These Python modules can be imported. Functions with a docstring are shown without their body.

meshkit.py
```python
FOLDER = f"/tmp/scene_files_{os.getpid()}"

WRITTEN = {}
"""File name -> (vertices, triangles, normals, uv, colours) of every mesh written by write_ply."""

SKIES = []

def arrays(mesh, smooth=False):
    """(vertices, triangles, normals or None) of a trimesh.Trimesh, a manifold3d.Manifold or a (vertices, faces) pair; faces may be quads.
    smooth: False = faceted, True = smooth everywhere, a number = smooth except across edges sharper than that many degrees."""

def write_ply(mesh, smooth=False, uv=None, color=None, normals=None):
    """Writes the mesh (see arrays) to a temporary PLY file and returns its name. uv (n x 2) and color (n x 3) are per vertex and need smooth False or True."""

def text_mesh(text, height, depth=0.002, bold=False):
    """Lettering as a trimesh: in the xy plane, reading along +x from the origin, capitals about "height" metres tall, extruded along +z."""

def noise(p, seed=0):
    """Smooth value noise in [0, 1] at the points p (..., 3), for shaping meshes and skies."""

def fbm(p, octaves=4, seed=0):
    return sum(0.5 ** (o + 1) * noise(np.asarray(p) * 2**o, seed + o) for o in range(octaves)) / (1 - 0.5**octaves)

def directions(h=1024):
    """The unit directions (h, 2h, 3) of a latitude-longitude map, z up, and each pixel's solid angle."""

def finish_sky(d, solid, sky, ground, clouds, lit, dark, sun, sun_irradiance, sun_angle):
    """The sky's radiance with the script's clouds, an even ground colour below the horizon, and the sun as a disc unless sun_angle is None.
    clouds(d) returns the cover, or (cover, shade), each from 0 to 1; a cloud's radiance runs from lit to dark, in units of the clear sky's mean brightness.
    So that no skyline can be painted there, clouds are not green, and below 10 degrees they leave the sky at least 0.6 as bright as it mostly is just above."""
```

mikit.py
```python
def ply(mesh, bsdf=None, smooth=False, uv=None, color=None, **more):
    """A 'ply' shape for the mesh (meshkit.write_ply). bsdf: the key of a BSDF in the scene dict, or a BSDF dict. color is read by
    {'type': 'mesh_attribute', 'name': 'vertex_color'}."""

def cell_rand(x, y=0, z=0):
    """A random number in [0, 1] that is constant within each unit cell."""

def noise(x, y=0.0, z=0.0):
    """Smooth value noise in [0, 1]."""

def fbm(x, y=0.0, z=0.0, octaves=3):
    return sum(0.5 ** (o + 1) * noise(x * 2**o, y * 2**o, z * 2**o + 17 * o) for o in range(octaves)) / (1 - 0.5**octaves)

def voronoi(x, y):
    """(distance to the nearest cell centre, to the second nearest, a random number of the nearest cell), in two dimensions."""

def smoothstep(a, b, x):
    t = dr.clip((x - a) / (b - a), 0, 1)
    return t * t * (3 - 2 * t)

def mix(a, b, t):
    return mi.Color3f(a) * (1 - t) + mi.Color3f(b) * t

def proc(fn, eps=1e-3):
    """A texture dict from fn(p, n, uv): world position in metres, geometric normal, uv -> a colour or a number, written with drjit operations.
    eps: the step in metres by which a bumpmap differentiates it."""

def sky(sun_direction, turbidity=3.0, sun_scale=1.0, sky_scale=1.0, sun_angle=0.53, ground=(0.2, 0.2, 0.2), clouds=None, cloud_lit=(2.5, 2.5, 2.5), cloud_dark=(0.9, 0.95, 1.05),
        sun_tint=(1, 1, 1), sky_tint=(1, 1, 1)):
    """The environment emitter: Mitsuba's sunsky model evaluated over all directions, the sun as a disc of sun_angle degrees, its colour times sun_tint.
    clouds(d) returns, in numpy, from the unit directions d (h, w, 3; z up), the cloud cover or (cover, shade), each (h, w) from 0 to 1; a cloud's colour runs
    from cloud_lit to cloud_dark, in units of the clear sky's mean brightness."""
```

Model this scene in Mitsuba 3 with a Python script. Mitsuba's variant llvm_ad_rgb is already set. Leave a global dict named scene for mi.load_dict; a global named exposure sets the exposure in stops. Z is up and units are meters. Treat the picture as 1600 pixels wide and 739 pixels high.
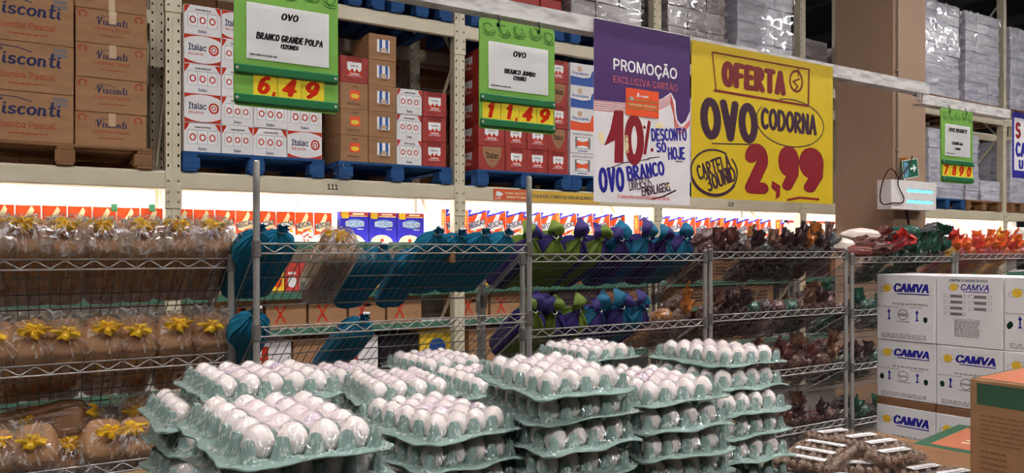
import math, random
import numpy as np, trimesh
import mitsuba as mi, drjit as dr
import mikit, meshkit
from shapely.geometry import Polygon, LineString, MultiPolygon, Point, box as sbox
from shapely import affinity
from shapely.ops import unary_union

R = random.Random(7)
NR = np.random.RandomState(11)
T = mi.ScalarTransform4f
scene, labels = {}, {}
PI = math.pi

# ------------------------------------------------------------------ camera, light, exposure
# World: X runs along the racks (to the right and away), Y from the shopper to the racks, Z up; the camera stands at the origin, eyes at 1.6 m.
CS, SN, EYE, FOC, HOR = 0.8545, 0.5195, 1.6, 1200.0, 391.0
scene['camera'] = {'type': 'perspective', 'fov': 2 * math.degrees(math.atan(800 / FOC)), 'fov_axis': 'x',
                   'to_world': T().look_at(origin=[0, 0, EYE], target=[SN, CS, EYE], up=[0, 0, 1]),
                   'principal_point_offset_x': 0.0, 'principal_point_offset_y': (369.5 - HOR) / 739,
                   'near_clip': 0.05, 'far_clip': 200.0}
exposure = 1.5
LAMP_POWER = 30.0          # radiance of the high-bay lamps
STRIP_POWER = 15.0         # radiance of the lamps above the lit shelf


def survey(px, Y):
    """The X at depth Y that was surveyed along the sight line px of the photograph."""
    t = (px - 800) / FOC
    return Y * (CS * t + SN) / (CS - SN * t)


def height(px, py, Y):
    t = (px - 800) / FOC
    return EYE + (HOR - py) / FOC * Y / (CS - SN * t)


# ------------------------------------------------------------------ materials
def lin(h):
    h = h.lstrip('#')
    c = np.array([int(h[i:i + 2], 16) for i in (0, 2, 4)]) / 255.0
    return [float(x) for x in np.where(c < 0.04045, c / 12.92, ((c + 0.055) / 1.055) ** 2.4)]


def rgb(h):
    return {'type': 'rgb', 'value': lin(h)}


def mat(key, col, rough=0.6, spec=0.4, metal=0.0, **kw):
    d = {'type': 'principled', 'base_color': col if isinstance(col, dict) else rgb(col), 'roughness': rough, 'metallic': metal}
    if metal == 0:
        d['specular'] = spec
    d.update(kw)
    scene['mat_' + key] = {'type': 'twosided', 'bsdf': d}
    return 'mat_' + key


def diff(key, col):
    scene['mat_' + key] = {'type': 'twosided', 'bsdf': {'type': 'diffuse', 'reflectance': rgb(col)}}
    return 'mat_' + key


def pc(a, b, fn):
    A, B = lin(a), lin(b)
    return mikit.proc(lambda p, n, uv: mikit.mix(A, B, fn(p)))


M = {}
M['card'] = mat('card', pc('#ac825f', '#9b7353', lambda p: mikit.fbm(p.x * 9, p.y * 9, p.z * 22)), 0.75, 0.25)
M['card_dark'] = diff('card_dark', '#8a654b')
M['card_red'] = mat('card_red', '#a3342f', 0.55, 0.4)
M['card_red_dark'] = mat('card_red_dark', '#842a24', 0.6, 0.3)
M['white_card'] = mat('white_card', '#e9e5e6', 0.6, 0.35)
M['white_print'] = mat('white_print', '#efeeee', 0.5, 0.4)
M['grey_print'] = diff('grey_print', '#a9a3a3')
M['midgrey_print'] = diff('midgrey_print', '#7f7a7c')
M['black_print'] = diff('black_print', '#26242a')
M['navy_print'] = diff('navy_print', '#3c3c5e')
M['red_print'] = diff('red_print', '#c2402f')
M['brick_print'] = diff('brick_print', '#a5513d')
M['orange_print'] = mat('orange_print', '#ee5426', 0.45, 0.4)
M['yellow_print'] = mat('yellow_print', '#f3c93a', 0.45, 0.4)
M['blue_print'] = mat('blue_print', '#2a55a5', 0.5, 0.4)
M['indigo_print'] = mat('indigo_print', '#2f2bb0', 0.45, 0.4)
M['lightblue_print'] = diff('lightblue_print', '#7fa9d8')
M['cream_print'] = diff('cream_print', '#f2e2b4')
M['green_print'] = diff('green_print', '#44634f')
M['orange_card'] = mat('orange_card', '#ad6549', 0.6, 0.3)
M['tape'] = mat('tape', '#c9ab8b', 0.25, 0.5)
M['steel_cream'] = mat('steel_cream', pc('#d9cfb6', '#cabfa5', lambda p: mikit.fbm(p.x * 4, p.y * 4, p.z * 4)), 0.45, 0.5)
M['steel_dark'] = mat('steel_dark', '#8d8576', 0.5, 0.4)
M['slot_dark'] = diff('slot_dark', '#26221f')
M['galv'] = mat('galv', pc('#d8d4d2', '#aeaaa8', lambda p: mikit.smoothstep(0.35, 0.75, mikit.fbm(p.x * 16, p.y * 16, p.z * 40))), 0.5, 0.4)
M['chrome'] = mat('chrome', '#c6c2bf', 0.42, metal=0.7)
M['chrome_dull'] = mat('chrome_dull', '#8f8b88', 0.45, metal=0.75)
M['wood'] = mat('wood', pc('#96704f', '#78543a', lambda p: mikit.fbm(p.x * 5, p.y * 5, p.z * 60)), 0.8, 0.2)
M['wood_blue'] = mat('wood_blue', pc('#2e5a93', '#224673', lambda p: mikit.fbm(p.x * 14, p.y * 14, p.z * 30)), 0.75, 0.2)
M['pulp'] = mat('pulp', pc('#8a9f99', '#788e88', lambda p: mikit.fbm(p.x * 160, p.y * 160, p.z * 160)), 0.85, 0.25)
M['egg'] = mat('egg', '#e8dcd9', 0.42, 0.35)
M['crust'] = mat('crust', pc('#966a4b', '#b8906c', lambda p: mikit.fbm(p.x * 26, p.y * 26, p.z * 26)), 0.7, 0.3)
M['crumb'] = mat('crumb', '#d7ab7c', 0.8, 0.2)
M['bag_yellow'] = mat('bag_yellow', '#e8b92c', 0.35, 0.5)
M['clip_green'] = mat('clip_green', '#2c8b47', 0.4, 0.4)
M['teal_cloth'] = mat('teal_cloth', '#1b7294', 0.7, 0.3)
M['blue_cloth'] = mat('blue_cloth', '#1c6589', 0.6, 0.3)
M['purple_cloth'] = mat('purple_cloth', '#392e70', 0.6, 0.3)
M['green_cloth'] = mat('green_cloth', '#677f30', 0.6, 0.3)
M['string'] = diff('string', '#d9d6d2')
M['foil_brown'] = mat('foil_brown', pc('#6c4a40', '#90705c', lambda p: mikit.smoothstep(0.4, 0.7, mikit.fbm(p.x * 22, p.y * 22, p.z * 22))), 0.28, 0.7)
M['foil_maroon'] = mat('foil_maroon', '#68403c', 0.28, 0.7)
M['foil_dark'] = mat('foil_dark', '#463337', 0.25, 0.7)
M['foil_grey'] = mat('foil_grey', '#6f7377', 0.25, 0.8)
M['foil_amber'] = mat('foil_amber', '#b5763c', 0.3, 0.7)
M['foil_green'] = mat('foil_green', '#2f5b4d', 0.25, 0.8)
M['foil_red'] = mat('foil_red', '#cf4a42', 0.3, 0.6)
M['foil_orange'] = mat('foil_orange', '#e2713a', 0.3, 0.6)
M['foil_pink'] = mat('foil_pink', '#c3505d', 0.3, 0.6)
M['foil_yellow'] = mat('foil_yellow', '#e9ae39', 0.3, 0.6)
M['foil_white'] = mat('foil_white', '#e6d6cc', 0.35, 0.6)
M['choc'] = mat('choc', '#7b4038', 0.35, 0.5)
M['sign_green'] = mat('sign_green', '#79b04a', 0.4, 0.4)
M['rail_green'] = mat('rail_green', '#1f6b3d', 0.35, 0.5)
M['line_green'] = diff('line_green', '#2f6a30')
M['digit_yellow'] = mat('digit_yellow', '#e6cb2c', 0.4, 0.4)
M['digit_red'] = diff('digit_red', '#c8321f')
M['poster_yellow'] = mat('poster_yellow', '#dcbd2e', 0.3, 0.4)
M['poster_purple'] = mat('poster_purple', '#54386f', 0.3, 0.4)
M['poster_white'] = mat('poster_white', '#ece7ea', 0.35, 0.4)
M['ink_maroon'] = mat('ink_maroon', '#7c2a2c', 0.3, 0.4)
M['ink_dark'] = mat('ink_dark', '#43263a', 0.35, 0.4)
M['ink_red'] = mat('ink_red', '#8c232d', 0.35, 0.4)
M['ink_blue'] = mat('ink_blue', '#2d2a92', 0.4, 0.4)
M['ink_pink'] = diff('ink_pink', '#d46a64')
M['column_paint'] = mat('column_paint', pc('#a5866f', '#9b7e68', lambda p: mikit.fbm(p.x * 2, p.y * 2, p.z * 2)), 0.6, 0.35)
M['conduit'] = mat('conduit', '#a08c7c', 0.5, 0.4)
M['lamp_white'] = mat('lamp_white', '#e3ddda', 0.4, 0.4)
M['exit_green'] = mat('exit_green', '#215f45', 0.35, 0.5)
M['cable'] = diff('cable', '#4a3230')
M['floor'] = mat('floor', pc('#4d4946', '#45413f', lambda p: mikit.fbm(p.x * 1.5, p.y * 1.5, 0)), 0.35, 0.4)
M['wall'] = diff('wall', '#5f5b58')
M['ceiling'] = diff('ceiling', '#4b4b50')
M['purlin'] = diff('purlin', '#67676c')
M['panel_white'] = mat('panel_white', '#f4efe8', 0.6, 0.3)
M['shelf_green'] = mat('shelf_green', '#4a7560', 0.5, 0.4)
M['shelf_white'] = mat('shelf_white', '#e9e6e2', 0.5, 0.4)
M['wrap_white'] = mat('wrap_white', pc('#dcdbe6', '#b9b8c8', lambda p: mikit.smoothstep(0.3, 0.7, mikit.fbm(p.x * 5, p.y * 5, p.z * 18))), 0.25, 0.7)
M['wrap_grey'] = mat('wrap_grey', pc('#a9a1a3', '#857c7e', lambda p: mikit.smoothstep(0.3, 0.7, mikit.fbm(p.x * 5, p.y * 5, p.z * 14))), 0.25, 0.7)
M['quail'] = mat('quail', pc('#9a8070', '#4f3f38', lambda p: mikit.smoothstep(0.54, 0.66, mikit.fbm(p.x * 210, p.y * 210, p.z * 210))), 0.5, 0.35)
M['sticker_red'] = mat('sticker_red', '#d8613b', 0.4, 0.4)
M['sticker_yellow'] = mat('sticker_yellow', '#e0b446', 0.4, 0.4)
M['dark_hole'] = diff('dark_hole', '#23372c')
M['lamp_case'] = diff('lamp_case', '#d9d9d6')
# clear film: mostly see-through, with a soft sheen where it is creased
scene['mat_film'] = {'type': 'thindielectric', 'int_ior': 1.42}
M['film'] = 'mat_film'
scene['mat_clear'] = {'type': 'thindielectric', 'int_ior': 1.5}
M['clear'] = 'mat_clear'
scene['mat_crease'] = {'type': 'mask', 'opacity': 0.3, 'bsdf': {'type': 'twosided', 'bsdf': {'type': 'principled', 'base_color': {'type': 'rgb', 'value': [0.62, 0.6, 0.6]}, 'roughness': 0.16, 'specular': 1.0}}}
M['crease'] = 'mat_crease'
scene['mat_film_print'] = {'type': 'mask', 'opacity': 0.22, 'bsdf': {'type': 'twosided', 'bsdf': {'type': 'diffuse', 'reflectance': pc('#eed9e0', '#a27ab0', lambda p: mikit.smoothstep(0.56, 0.66, mikit.fbm(p.x * 40, p.y * 60, p.z * 30)))}}}
M['film_print'] = 'mat_film_print'
scene['mat_black'] = {'type': 'diffuse', 'reflectance': {'type': 'rgb', 'value': 0.0}}


# ------------------------------------------------------------------ scene helpers
COUNT, PLY = {}, {}


def uniq(name):
    n = COUNT.get(name, 0)
    COUNT[name] = n + 1
    return name if n == 0 else f'{name}_{n:03d}'


def thing(name, label, cat, group=None, kind=None):
    key = uniq(name)
    labels[key] = {'label': label, 'category': cat}
    if group:
        labels[key]['group'] = group
    if kind:
        labels[key]['kind'] = kind
    return key


def struct(name, label=None):
    key = uniq(name)
    labels[key] = {'kind': 'structure', 'category': name.split('_')[0]}
    if label:
        labels[key]['label'] = label
    return key


def dic(mesh, smooth):
    k = (id(mesh), smooth)
    if k not in PLY:
        PLY[k] = (mikit.ply(mesh, None, smooth), mesh)
    return PLY[k][0]


def put(key, mesh, m, tw=None, smooth=False, **more):
    d = {**dic(mesh, smooth), 'bsdf': {'type': 'ref', 'id': m if m.startswith('mat_') else M[m]}, **more}
    if tw is not None:
        d['to_world'] = T(tw) if isinstance(tw, np.ndarray) else tw
    scene[key] = d
    return key


def part(parent, name, mesh, m, tw=None, smooth=False, label=None, kind=None):
    key = uniq(f'{parent}__{name}')
    put(key, mesh, m, tw, smooth)
    if label or kind:
        labels[key] = {}
        if label:
            labels[key]['label'] = label
        if kind:
            labels[key]['kind'] = kind
    return key


def fr(o, a, b, n=None):
    """A matrix from a frame: origin, local x, local y (z = x cross y)."""
    m = np.eye(4)
    m[:3, 0], m[:3, 1], m[:3, 2], m[:3, 3] = a, b, np.cross(a, b) if n is None else n, o
    return m


def yaw(x, y, z, deg=0.0, tx=0.0, ty=0.0):
    """A frame on the ground plane; tx, ty tilt it along its own x and y."""
    c, s = math.cos(math.radians(deg)), math.sin(math.radians(deg))
    a = np.array([c, s, tx]); a /= np.linalg.norm(a)
    b = np.array([-s, c, ty]); b -= a * (a @ b); b /= np.linalg.norm(b)
    return fr([x, y, z], a, b)


def tr(x, y, z):
    m = np.eye(4); m[:3, 3] = x, y, z
    return m


def rot(axis, deg):
    return trimesh.transformations.rotation_matrix(math.radians(deg), axis)


ordinals = ['topmost', 'second', 'third', 'fourth', 'fifth', 'sixth', 'seventh', 'eighth', 'ninth', 'tenth', 'eleventh', 'twelfth', 'thirteenth', 'fourteenth', 'fifteenth',
            'sixteenth', 'seventeenth', 'eighteenth', 'nineteenth', 'twentieth', 'twenty-first', 'twenty-second', 'twenty-third', 'twenty-fourth', 'twenty-fifth', 'twenty-sixth']
firsts = ['first'] + ordinals[1:]


# ------------------------------------------------------------------ mesh helpers
def cat(ms):
    return trimesh.util.concatenate([m for m in ms if m is not None])


BOXES = {}


def bx(w, d, h, c=0.003, centre=False):
    """A box with chamfered edges, corner at the origin (or centred in x and y)."""
    k = (round(w, 4), round(d, 4), round(h, 4), c, centre)
    if k not in BOXES:
        if c <= 0:
            m = trimesh.creation.box((w, d, h))
        else:
            c = min(c, w / 3, d / 3, h / 3)
            p = []
            for sx in (-1, 1):
                for sy in (-1, 1):
                    for sz in (-1, 1):
                        x, y, z = sx * w / 2, sy * d / 2, sz * h / 2
                        p += [[x - sx * c, y, z], [x, y - sy * c, z], [x, y, z - sz * c]]
            # corners cut once: a chamfered hull
            q = []
            for sx in (-1, 1):
                for sy in (-1, 1):
                    for sz in (-1, 1):
                        x, y, z = sx * w / 2, sy * d / 2, sz * h / 2
                        q += [[x - sx * c, y - sy * c, z], [x, y - sy * c, z - sz * c], [x - sx * c, y, z - sz * c]]
            m = trimesh.Trimesh(q).convex_hull
        m.apply_translation([0 if centre else w / 2, 0 if centre else d / 2, h / 2])
        BOXES[k] = m
    return BOXES[k]


def moved(m, *a):
    m = m.copy()
    for t in a:
        m.apply_transform(t if isinstance(t, np.ndarray) else tr(*t))
    return m


def tube(pts, r, n=6, caps=True):
    pts = np.asarray(pts, float)
    d = np.gradient(pts, axis=0)
    d /= np.linalg.norm(d, axis=1, keepdims=True) + 1e-12
    u = np.cross(d[0], [0.13, 0.31, 0.94]); u /= np.linalg.norm(u)
    rings = []
    rr = np.broadcast_to(r, len(pts))
    for i in range(len(pts)):
        u = u - d[i] * (u @ d[i]); u /= np.linalg.norm(u)
        v = np.cross(d[i], u)
        a = np.arange(n) * 2 * PI / n
        rings.append(pts[i] + rr[i] * (np.cos(a)[:, None] * u + np.sin(a)[:, None] * v))
    V = np.vstack(rings)
    F = []
    for i in range(len(pts) - 1):
        for k in range(n):
            a, b = i * n + k, i * n + (k + 1) % n
            F += [[a, b, b + n], [a, b + n, a + n]]
    if caps:
        e = (len(pts) - 1) * n
        for k in range(1, n - 1):
            F += [[0, k + 1, k], [e, e + k, e + k + 1]]
    return trimesh.Trimesh(V, F, process=False)


def rod(a, b, r, n=6):
    return tube([a, b], r, n)


def rings_mesh(rings, cap0=True, cap1=True):
    """A skin over rings of equal point counts."""
    n = len(rings[0]); V = [np.asarray(r, float) for r in rings]
    F = []
    for i in range(len(rings) - 1):
        for k in range(n):
            a, b = i * n + k, i * n + (k + 1) % n
            F += [[a, b, b + n], [a, b + n, a + n]]
    V = np.vstack(V)
    if cap0:
        V = np.vstack([V, V[:n].mean(0)]); c = len(V) - 1
        F += [[c, (k + 1) % n, k] for k in range(n)]
    if cap1:
        e = (len(rings) - 1) * n
        V = np.vstack([V, V[e:e + n].mean(0)]); c = len(V) - 1
        F += [[c, e + k, e + (k + 1) % n] for k in range(n)]
    return trimesh.Trimesh(V, F, process=False)


def grid_mesh(X, Y, Z):
    h, w = X.shape
    i = np.arange(h * w).reshape(h, w)
    F = np.vstack([np.stack([i[:-1, :-1], i[:-1, 1:], i[1:, 1:]], -1).reshape(-1, 3), np.stack([i[:-1, :-1], i[1:, 1:], i[1:, :-1]], -1).reshape(-1, 3)])
    return trimesh.Trimesh(np.stack([X, Y, Z], -1).reshape(-1, 3), F, process=False)


def slab(shape, d=0.0006):
    """An extruded shapely area, from z = 0 up."""
    gs = [g for g in getattr(shape, 'geoms', [shape]) if g.area > 1e-9 and g.geom_type == 'Polygon']
    return cat([trimesh.creation.extrude_polygon(g.simplify(0.0), d, engine='earcut') for g in gs])


def crumple(m, amp, freq, seed=0):
    v = np.asarray(m.vertices)
    d = np.stack([meshkit.fbm(v * freq + 10 * i, 3, seed + i) - .5 for i in range(3)], -1)
    m.vertices = v + d * 2 * amp
    return m


def rect(x0, y0, x1, y1):
    return sbox(x0, y0, x1, y1)


def ell(cx, cy, rx, ry, a0=0, a1=360, n=28):
    a = np.radians(np.linspace(a0, a1, n))
    return np.stack([cx + rx * np.cos(a), cy + ry * np.sin(a)], 1)


def ring(cx, cy, rx, ry, w):
    return LineString(ell(cx, cy, rx, ry)).buffer(w / 2)


def disc(cx, cy, rx, ry=None):
    return Polygon(ell(cx, cy, rx, ry or rx))


def creases(m, freq, thr, seed=0, lift=.0005, oct_=2):
    """The folds of a film: the narrow bands of its faces where the film doubles up."""
    c = np.asarray(m.vertices)[m.faces].mean(1)
    v = meshkit.fbm(c * np.asarray(freq, float), oct_, seed)
    out = trimesh.Trimesh(np.asarray(m.vertices) + np.asarray(m.vertex_normals) * lift, m.faces[np.abs(v - .5) < thr], process=False)
    out.remove_unreferenced_vertices()
    return out


# ------------------------------------------------------------------ lettering: a brush alphabet of strokes, and printed type
def e_(cx, cy, rx, ry, a0, a1, n=14):
    return [tuple(p) for p in ell(cx, cy, rx, ry, a0, a1, n)]


G = {
    'A': [[(0, 0), (.28, 1), (.56, 0)], [(.1, .36), (.46, .36)]],
    'B': [[(0, 0), (0, 1)] + e_(.26, .77, .22, .23, 90, -90) + [(.02, .54)], [(.05, .54)] + e_(.28, .27, .26, .27, 90, -90) + [(0, 0)]],
    'C': [e_(.3, .5, .3, .5, 50, 310)], 'D': [[(0, 0), (0, 1)] + e_(.2, .5, .36, .5, 90, -90) + [(0, 0)]],
    'E': [[(.48, 1), (0, 1), (0, 0), (.48, 0)], [(0, .52), (.38, .52)]], 'F': [[(.5, 1), (0, 1), (0, 0)], [(0, .52), (.4, .52)]],
    'G': [e_(.3, .5, .3, .5, 50, 320) + [(.56, .45), (.32, .45)]], 'H': [[(0, 0), (0, 1)], [(.5, 0), (.5, 1)], [(0, .5), (.5, .5)]],
    'I': [[(0, 0), (0, 1)]], 'J': [[(.4, 1), (.4, .2)] + e_(.2, .22, .2, .22, 0, -170)], 'L': [[(0, 1), (0, 0), (.45, 0)]],
    'M': [[(0, 0), (.04, 1), (.32, .35), (.6, 1), (.64, 0)]], 'N': [[(0, 0), (0, 1), (.48, 0), (.48, 1)]],
    'O': [e_(.3, .5, .3, .5, 90, 450, 28)], 'P': [[(0, 0), (0, 1)] + e_(.24, .74, .26, .26, 90, -90) + [(0, .48)]],
    'R': [[(0, 0), (0, 1)] + e_(.22, .76, .24, .24, 90, -90) + [(.04, .52), (.5, 0)]],
    'S': [e_(.26, .75, .24, .25, 40, 250, 12) + e_(.24, .26, .26, .26, 80, -140, 14)],
    'T': [[(0, 1), (.56, 1)], [(.28, 1), (.28, 0)]], 'U': [[(0, 1), (0, .28)] + e_(.25, .27, .25, .27, 180, 360) + [(.5, 1)]],
    'V': [[(0, 1), (.27, 0), (.54, 1)]],
    '0': [e_(.27, .5, .27, .5, 90, 450, 28)], '1': [[(0, .78), (.2, 1), (.2, 0)]], '2': [e_(.25, .74, .25, .26, 170, -35, 12) + [(0, 0), (.52, 0)]],
    '3': [e_(.22, .76, .24, .24, 140, -80, 12), e_(.22, .27, .27, .27, 85, -140, 14)], '4': [[(.4, 0), (.4, 1), (0, .3), (.56, .3)]],
    '6': [[(.42, .97)] + e_(.34, .5, .32, .46, 110, 180, 8) + e_(.27, .28, .25, .28, 180, 540, 20)],
    '7': [[(0, 1), (.5, 1), (.15, 0)]], '8': [e_(.27, .76, .22, .24, 90, 450, 20), e_(.27, .26, .27, .26, 90, 450, 20)],
    '9': [e_(.27, .7, .26, .3, 0, 360, 22) + [(.53, .7), (.5, .35), (.2, 0)]],
    ',': [[(.1, .1), (.02, -.16)]], '.': [[(0, .02), (.04, .02)]], '(': [e_(.3, .5, .3, .6, 130, 230, 8)], ')': [e_(-.1, .5, .3, .6, 50, -50, 8)],
    ' ': [], '/': [[(0, 0), (.3, 1)]], "'": [[(0, 1.25), (.1, 1.1)]],
    'v': [[(-.12, .9), (.02, 1), (.2, 0), (.5, 1.02), (.62, .98)]], 'i': [[(0, .5), (0, .08), (.1, 0)], [(-.01, .7), (.02, .72)]], 's': [e_(.2, .38, .16, .14, 40, 250, 8) + e_(.18, .13, .17, .13, 80, -150, 9)],
    'c': [e_(.2, .26, .2, .26, 50, 310, 12)], 'o': [e_(.22, .26, .22, .26, 90, 450, 18)], 'n': [[(0, .5), (0, 0)], [(0, .36)] + e_(.16, .34, .16, .16, 150, 0, 8) + [(.32, 0), (.4, .04)]],
    't': [[(.12, .95), (.1, .1), (.2, 0), (.3, .06)], [(0, .56), (.3, .58)]],
}


def brush(s, x0, y0, x1, y1, w=0.18, slant=0.0, turn=0.0, nib=1.35, flat=False):
    """Brush lettering that fills the given box; w: stroke width over cap height."""
    cur, shapes = 0.0, []
    for ch in s:
        gl = G[ch]
        if not gl:
            cur += 0.35; continue
        xs = [p[0] for st in gl for p in st]
        for st in gl:
            pts = [((p[0] + cur - min(xs)) / nib + slant * p[1] / nib, p[1]) for p in st]
            shapes.append(LineString(pts).buffer(w / 2, cap_style=2 if flat else 1, join_style=1, quad_segs=4))
        cur += max(xs) - min(xs) + w * nib * 0.55 + 0.12
    g = affinity.scale(unary_union(shapes), nib, 1, origin=(0, 0))
    a, b, c, d = g.bounds
    if all(ch in ',.' for ch in s):
        b, d = b, d
    g = affinity.affine_transform(g, [(x1 - x0) / (c - a), 0, 0, (y1 - y0) / (d - b), x0 - a * (x1 - x0) / (c - a), y0 - b * (y1 - y0) / (d - b)])
    if turn:
        g = affinity.rotate(g, turn, origin='center')
    return g.simplify(0.0003)


def typed(s, x0, y0, x1, y1, bold=True, slant=0.0, depth=0.0006):
    """Printed type that fills the given box."""
    m = meshkit.text_mesh(s, 0.1, 0.01, bold)
    m.vertices[:, 0] += slant * m.vertices[:, 1]
    lo, hi = m.bounds
    m.vertices = (m.vertices - lo) / (hi - lo) * np.array([x1 - x0, y1 - y0, depth]) + np.array([x0, y0, 0])
    return m


def lines(x0, y0, x1, y1, n, t=0.35, seed=1):
    """Rows of print too small to read, as short dashes."""
    r = random.Random(seed); out = []
    step = (y1 - y0) / n
    for i in range(n):
        x, y = x0, y1 - (i + 1) * step
        while x < x1 - 0.004:
            wd = min(r.uniform(0.06, 0.2) * (x1 - x0), x1 - x)
            out.append(rect(x, y, x + wd, y + step * t)); x += wd + 0.03 * (x1 - x0)
    return unary_union(out)


# ------------------------------------------------------------------ the hall
X0, X1, Y0, Y1, ZC = -9.0, 30.0, -9.0, 18.0, 8.0
put(struct('floor', 'polished grey concrete floor of the store'), bx(X1 - X0, Y1 - Y0, 0.1, 0), 'floor', tr(X0, Y0, -0.1))
ceil = struct('ceiling', 'grey metal roof deck on steel purlins')
put(ceil, bx(X1 - X0, Y1 - Y0, 0.1, 0), 'ceiling', tr(X0, Y0, ZC))
for i in range(13):
    part(ceil, 'purlin', bx(0.14, Y1 - Y0, 0.25, 0), 'purlin', tr(X0 + 1.5 + i * 3, Y0, ZC - 0.27))
put(struct('wall_back', 'pale end wall of the hall behind the racks'), bx(X1 - X0, 0.1, ZC, 0), 'wall', tr(X0, Y1, 0))
put(struct('wall_front', 'pale wall behind the shopper'), bx(X1 - X0, 0.1, ZC, 0), 'wall', tr(X0, Y0 - 0.1, 0))
put(struct('wall_left', 'pale side wall of the hall'), bx(0.1, Y1 - Y0, ZC, 0), 'wall', tr(X0 - 0.1, Y0, 0))
put(struct('wall_right', 'pale side wall at the far end of the aisle'), bx(0.1, Y1 - Y0, ZC, 0), 'wall', tr(X1, Y0, 0))


def hall_lamp(x, y, z, w=1.5, d=0.34):
    k = thing('high_bay_lamp', 'white high-bay strip lamp hung from the roof over the aisle', 'lamp', 'high-bay lamps under the roof')
    part(k, 'housing', bx(w, d, 0.09, 0.01, True), 'lamp_case', tr(x, y, z))
    key = uniq(f'{k}__diffuser')
    scene[key] = {**dic(bx(w - 0.06, d - 0.06, 0.012, 0, True), False), 'bsdf': {'type': 'ref', 'id': 'mat_black'}, 'to_world': T(tr(x, y, z - 0.013)),
                  'emitter': {'type': 'area', 'radiance': {'type': 'rgb', 'value': [LAMP_POWER, LAMP_POWER * 0.965, LAMP_POWER * 0.93]}}}
    for sx in (-0.5, 0.5):
        part(k, 'hanger', rod([x + sx, y, z + 0.08], [x + sx, y, ZC], 0.008), 'chrome_dull')


for lx in (-3.2, 0.0, 3.2, 6.4, 9.6, 12.8):
    for ly in (-3.2, 1.0):
        hall_lamp(lx, ly, 6.2)
for lx in (0, 6, 12, 18):
    hall_lamp(lx, 11.5, 6.6)
for ly in (-3.0, 2.0, 6.0):
    hall_lamp(17.0, ly, 6.4)

# ------------------------------------------------------------------ the pallet rack behind the lit shelf
YR = 6.0
UP = [-1.52, 0.79, 3.11, 5.41, 7.69, 9.99, 12.29, 14.59]
LZ0, LZ1, UZ0, UZ1 = 2.05, 2.172, 3.47, 3.585
rack = thing('pallet_rack', 'cream steel pallet rack with perforated posts and beams full of pallets', 'pallet rack')


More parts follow.
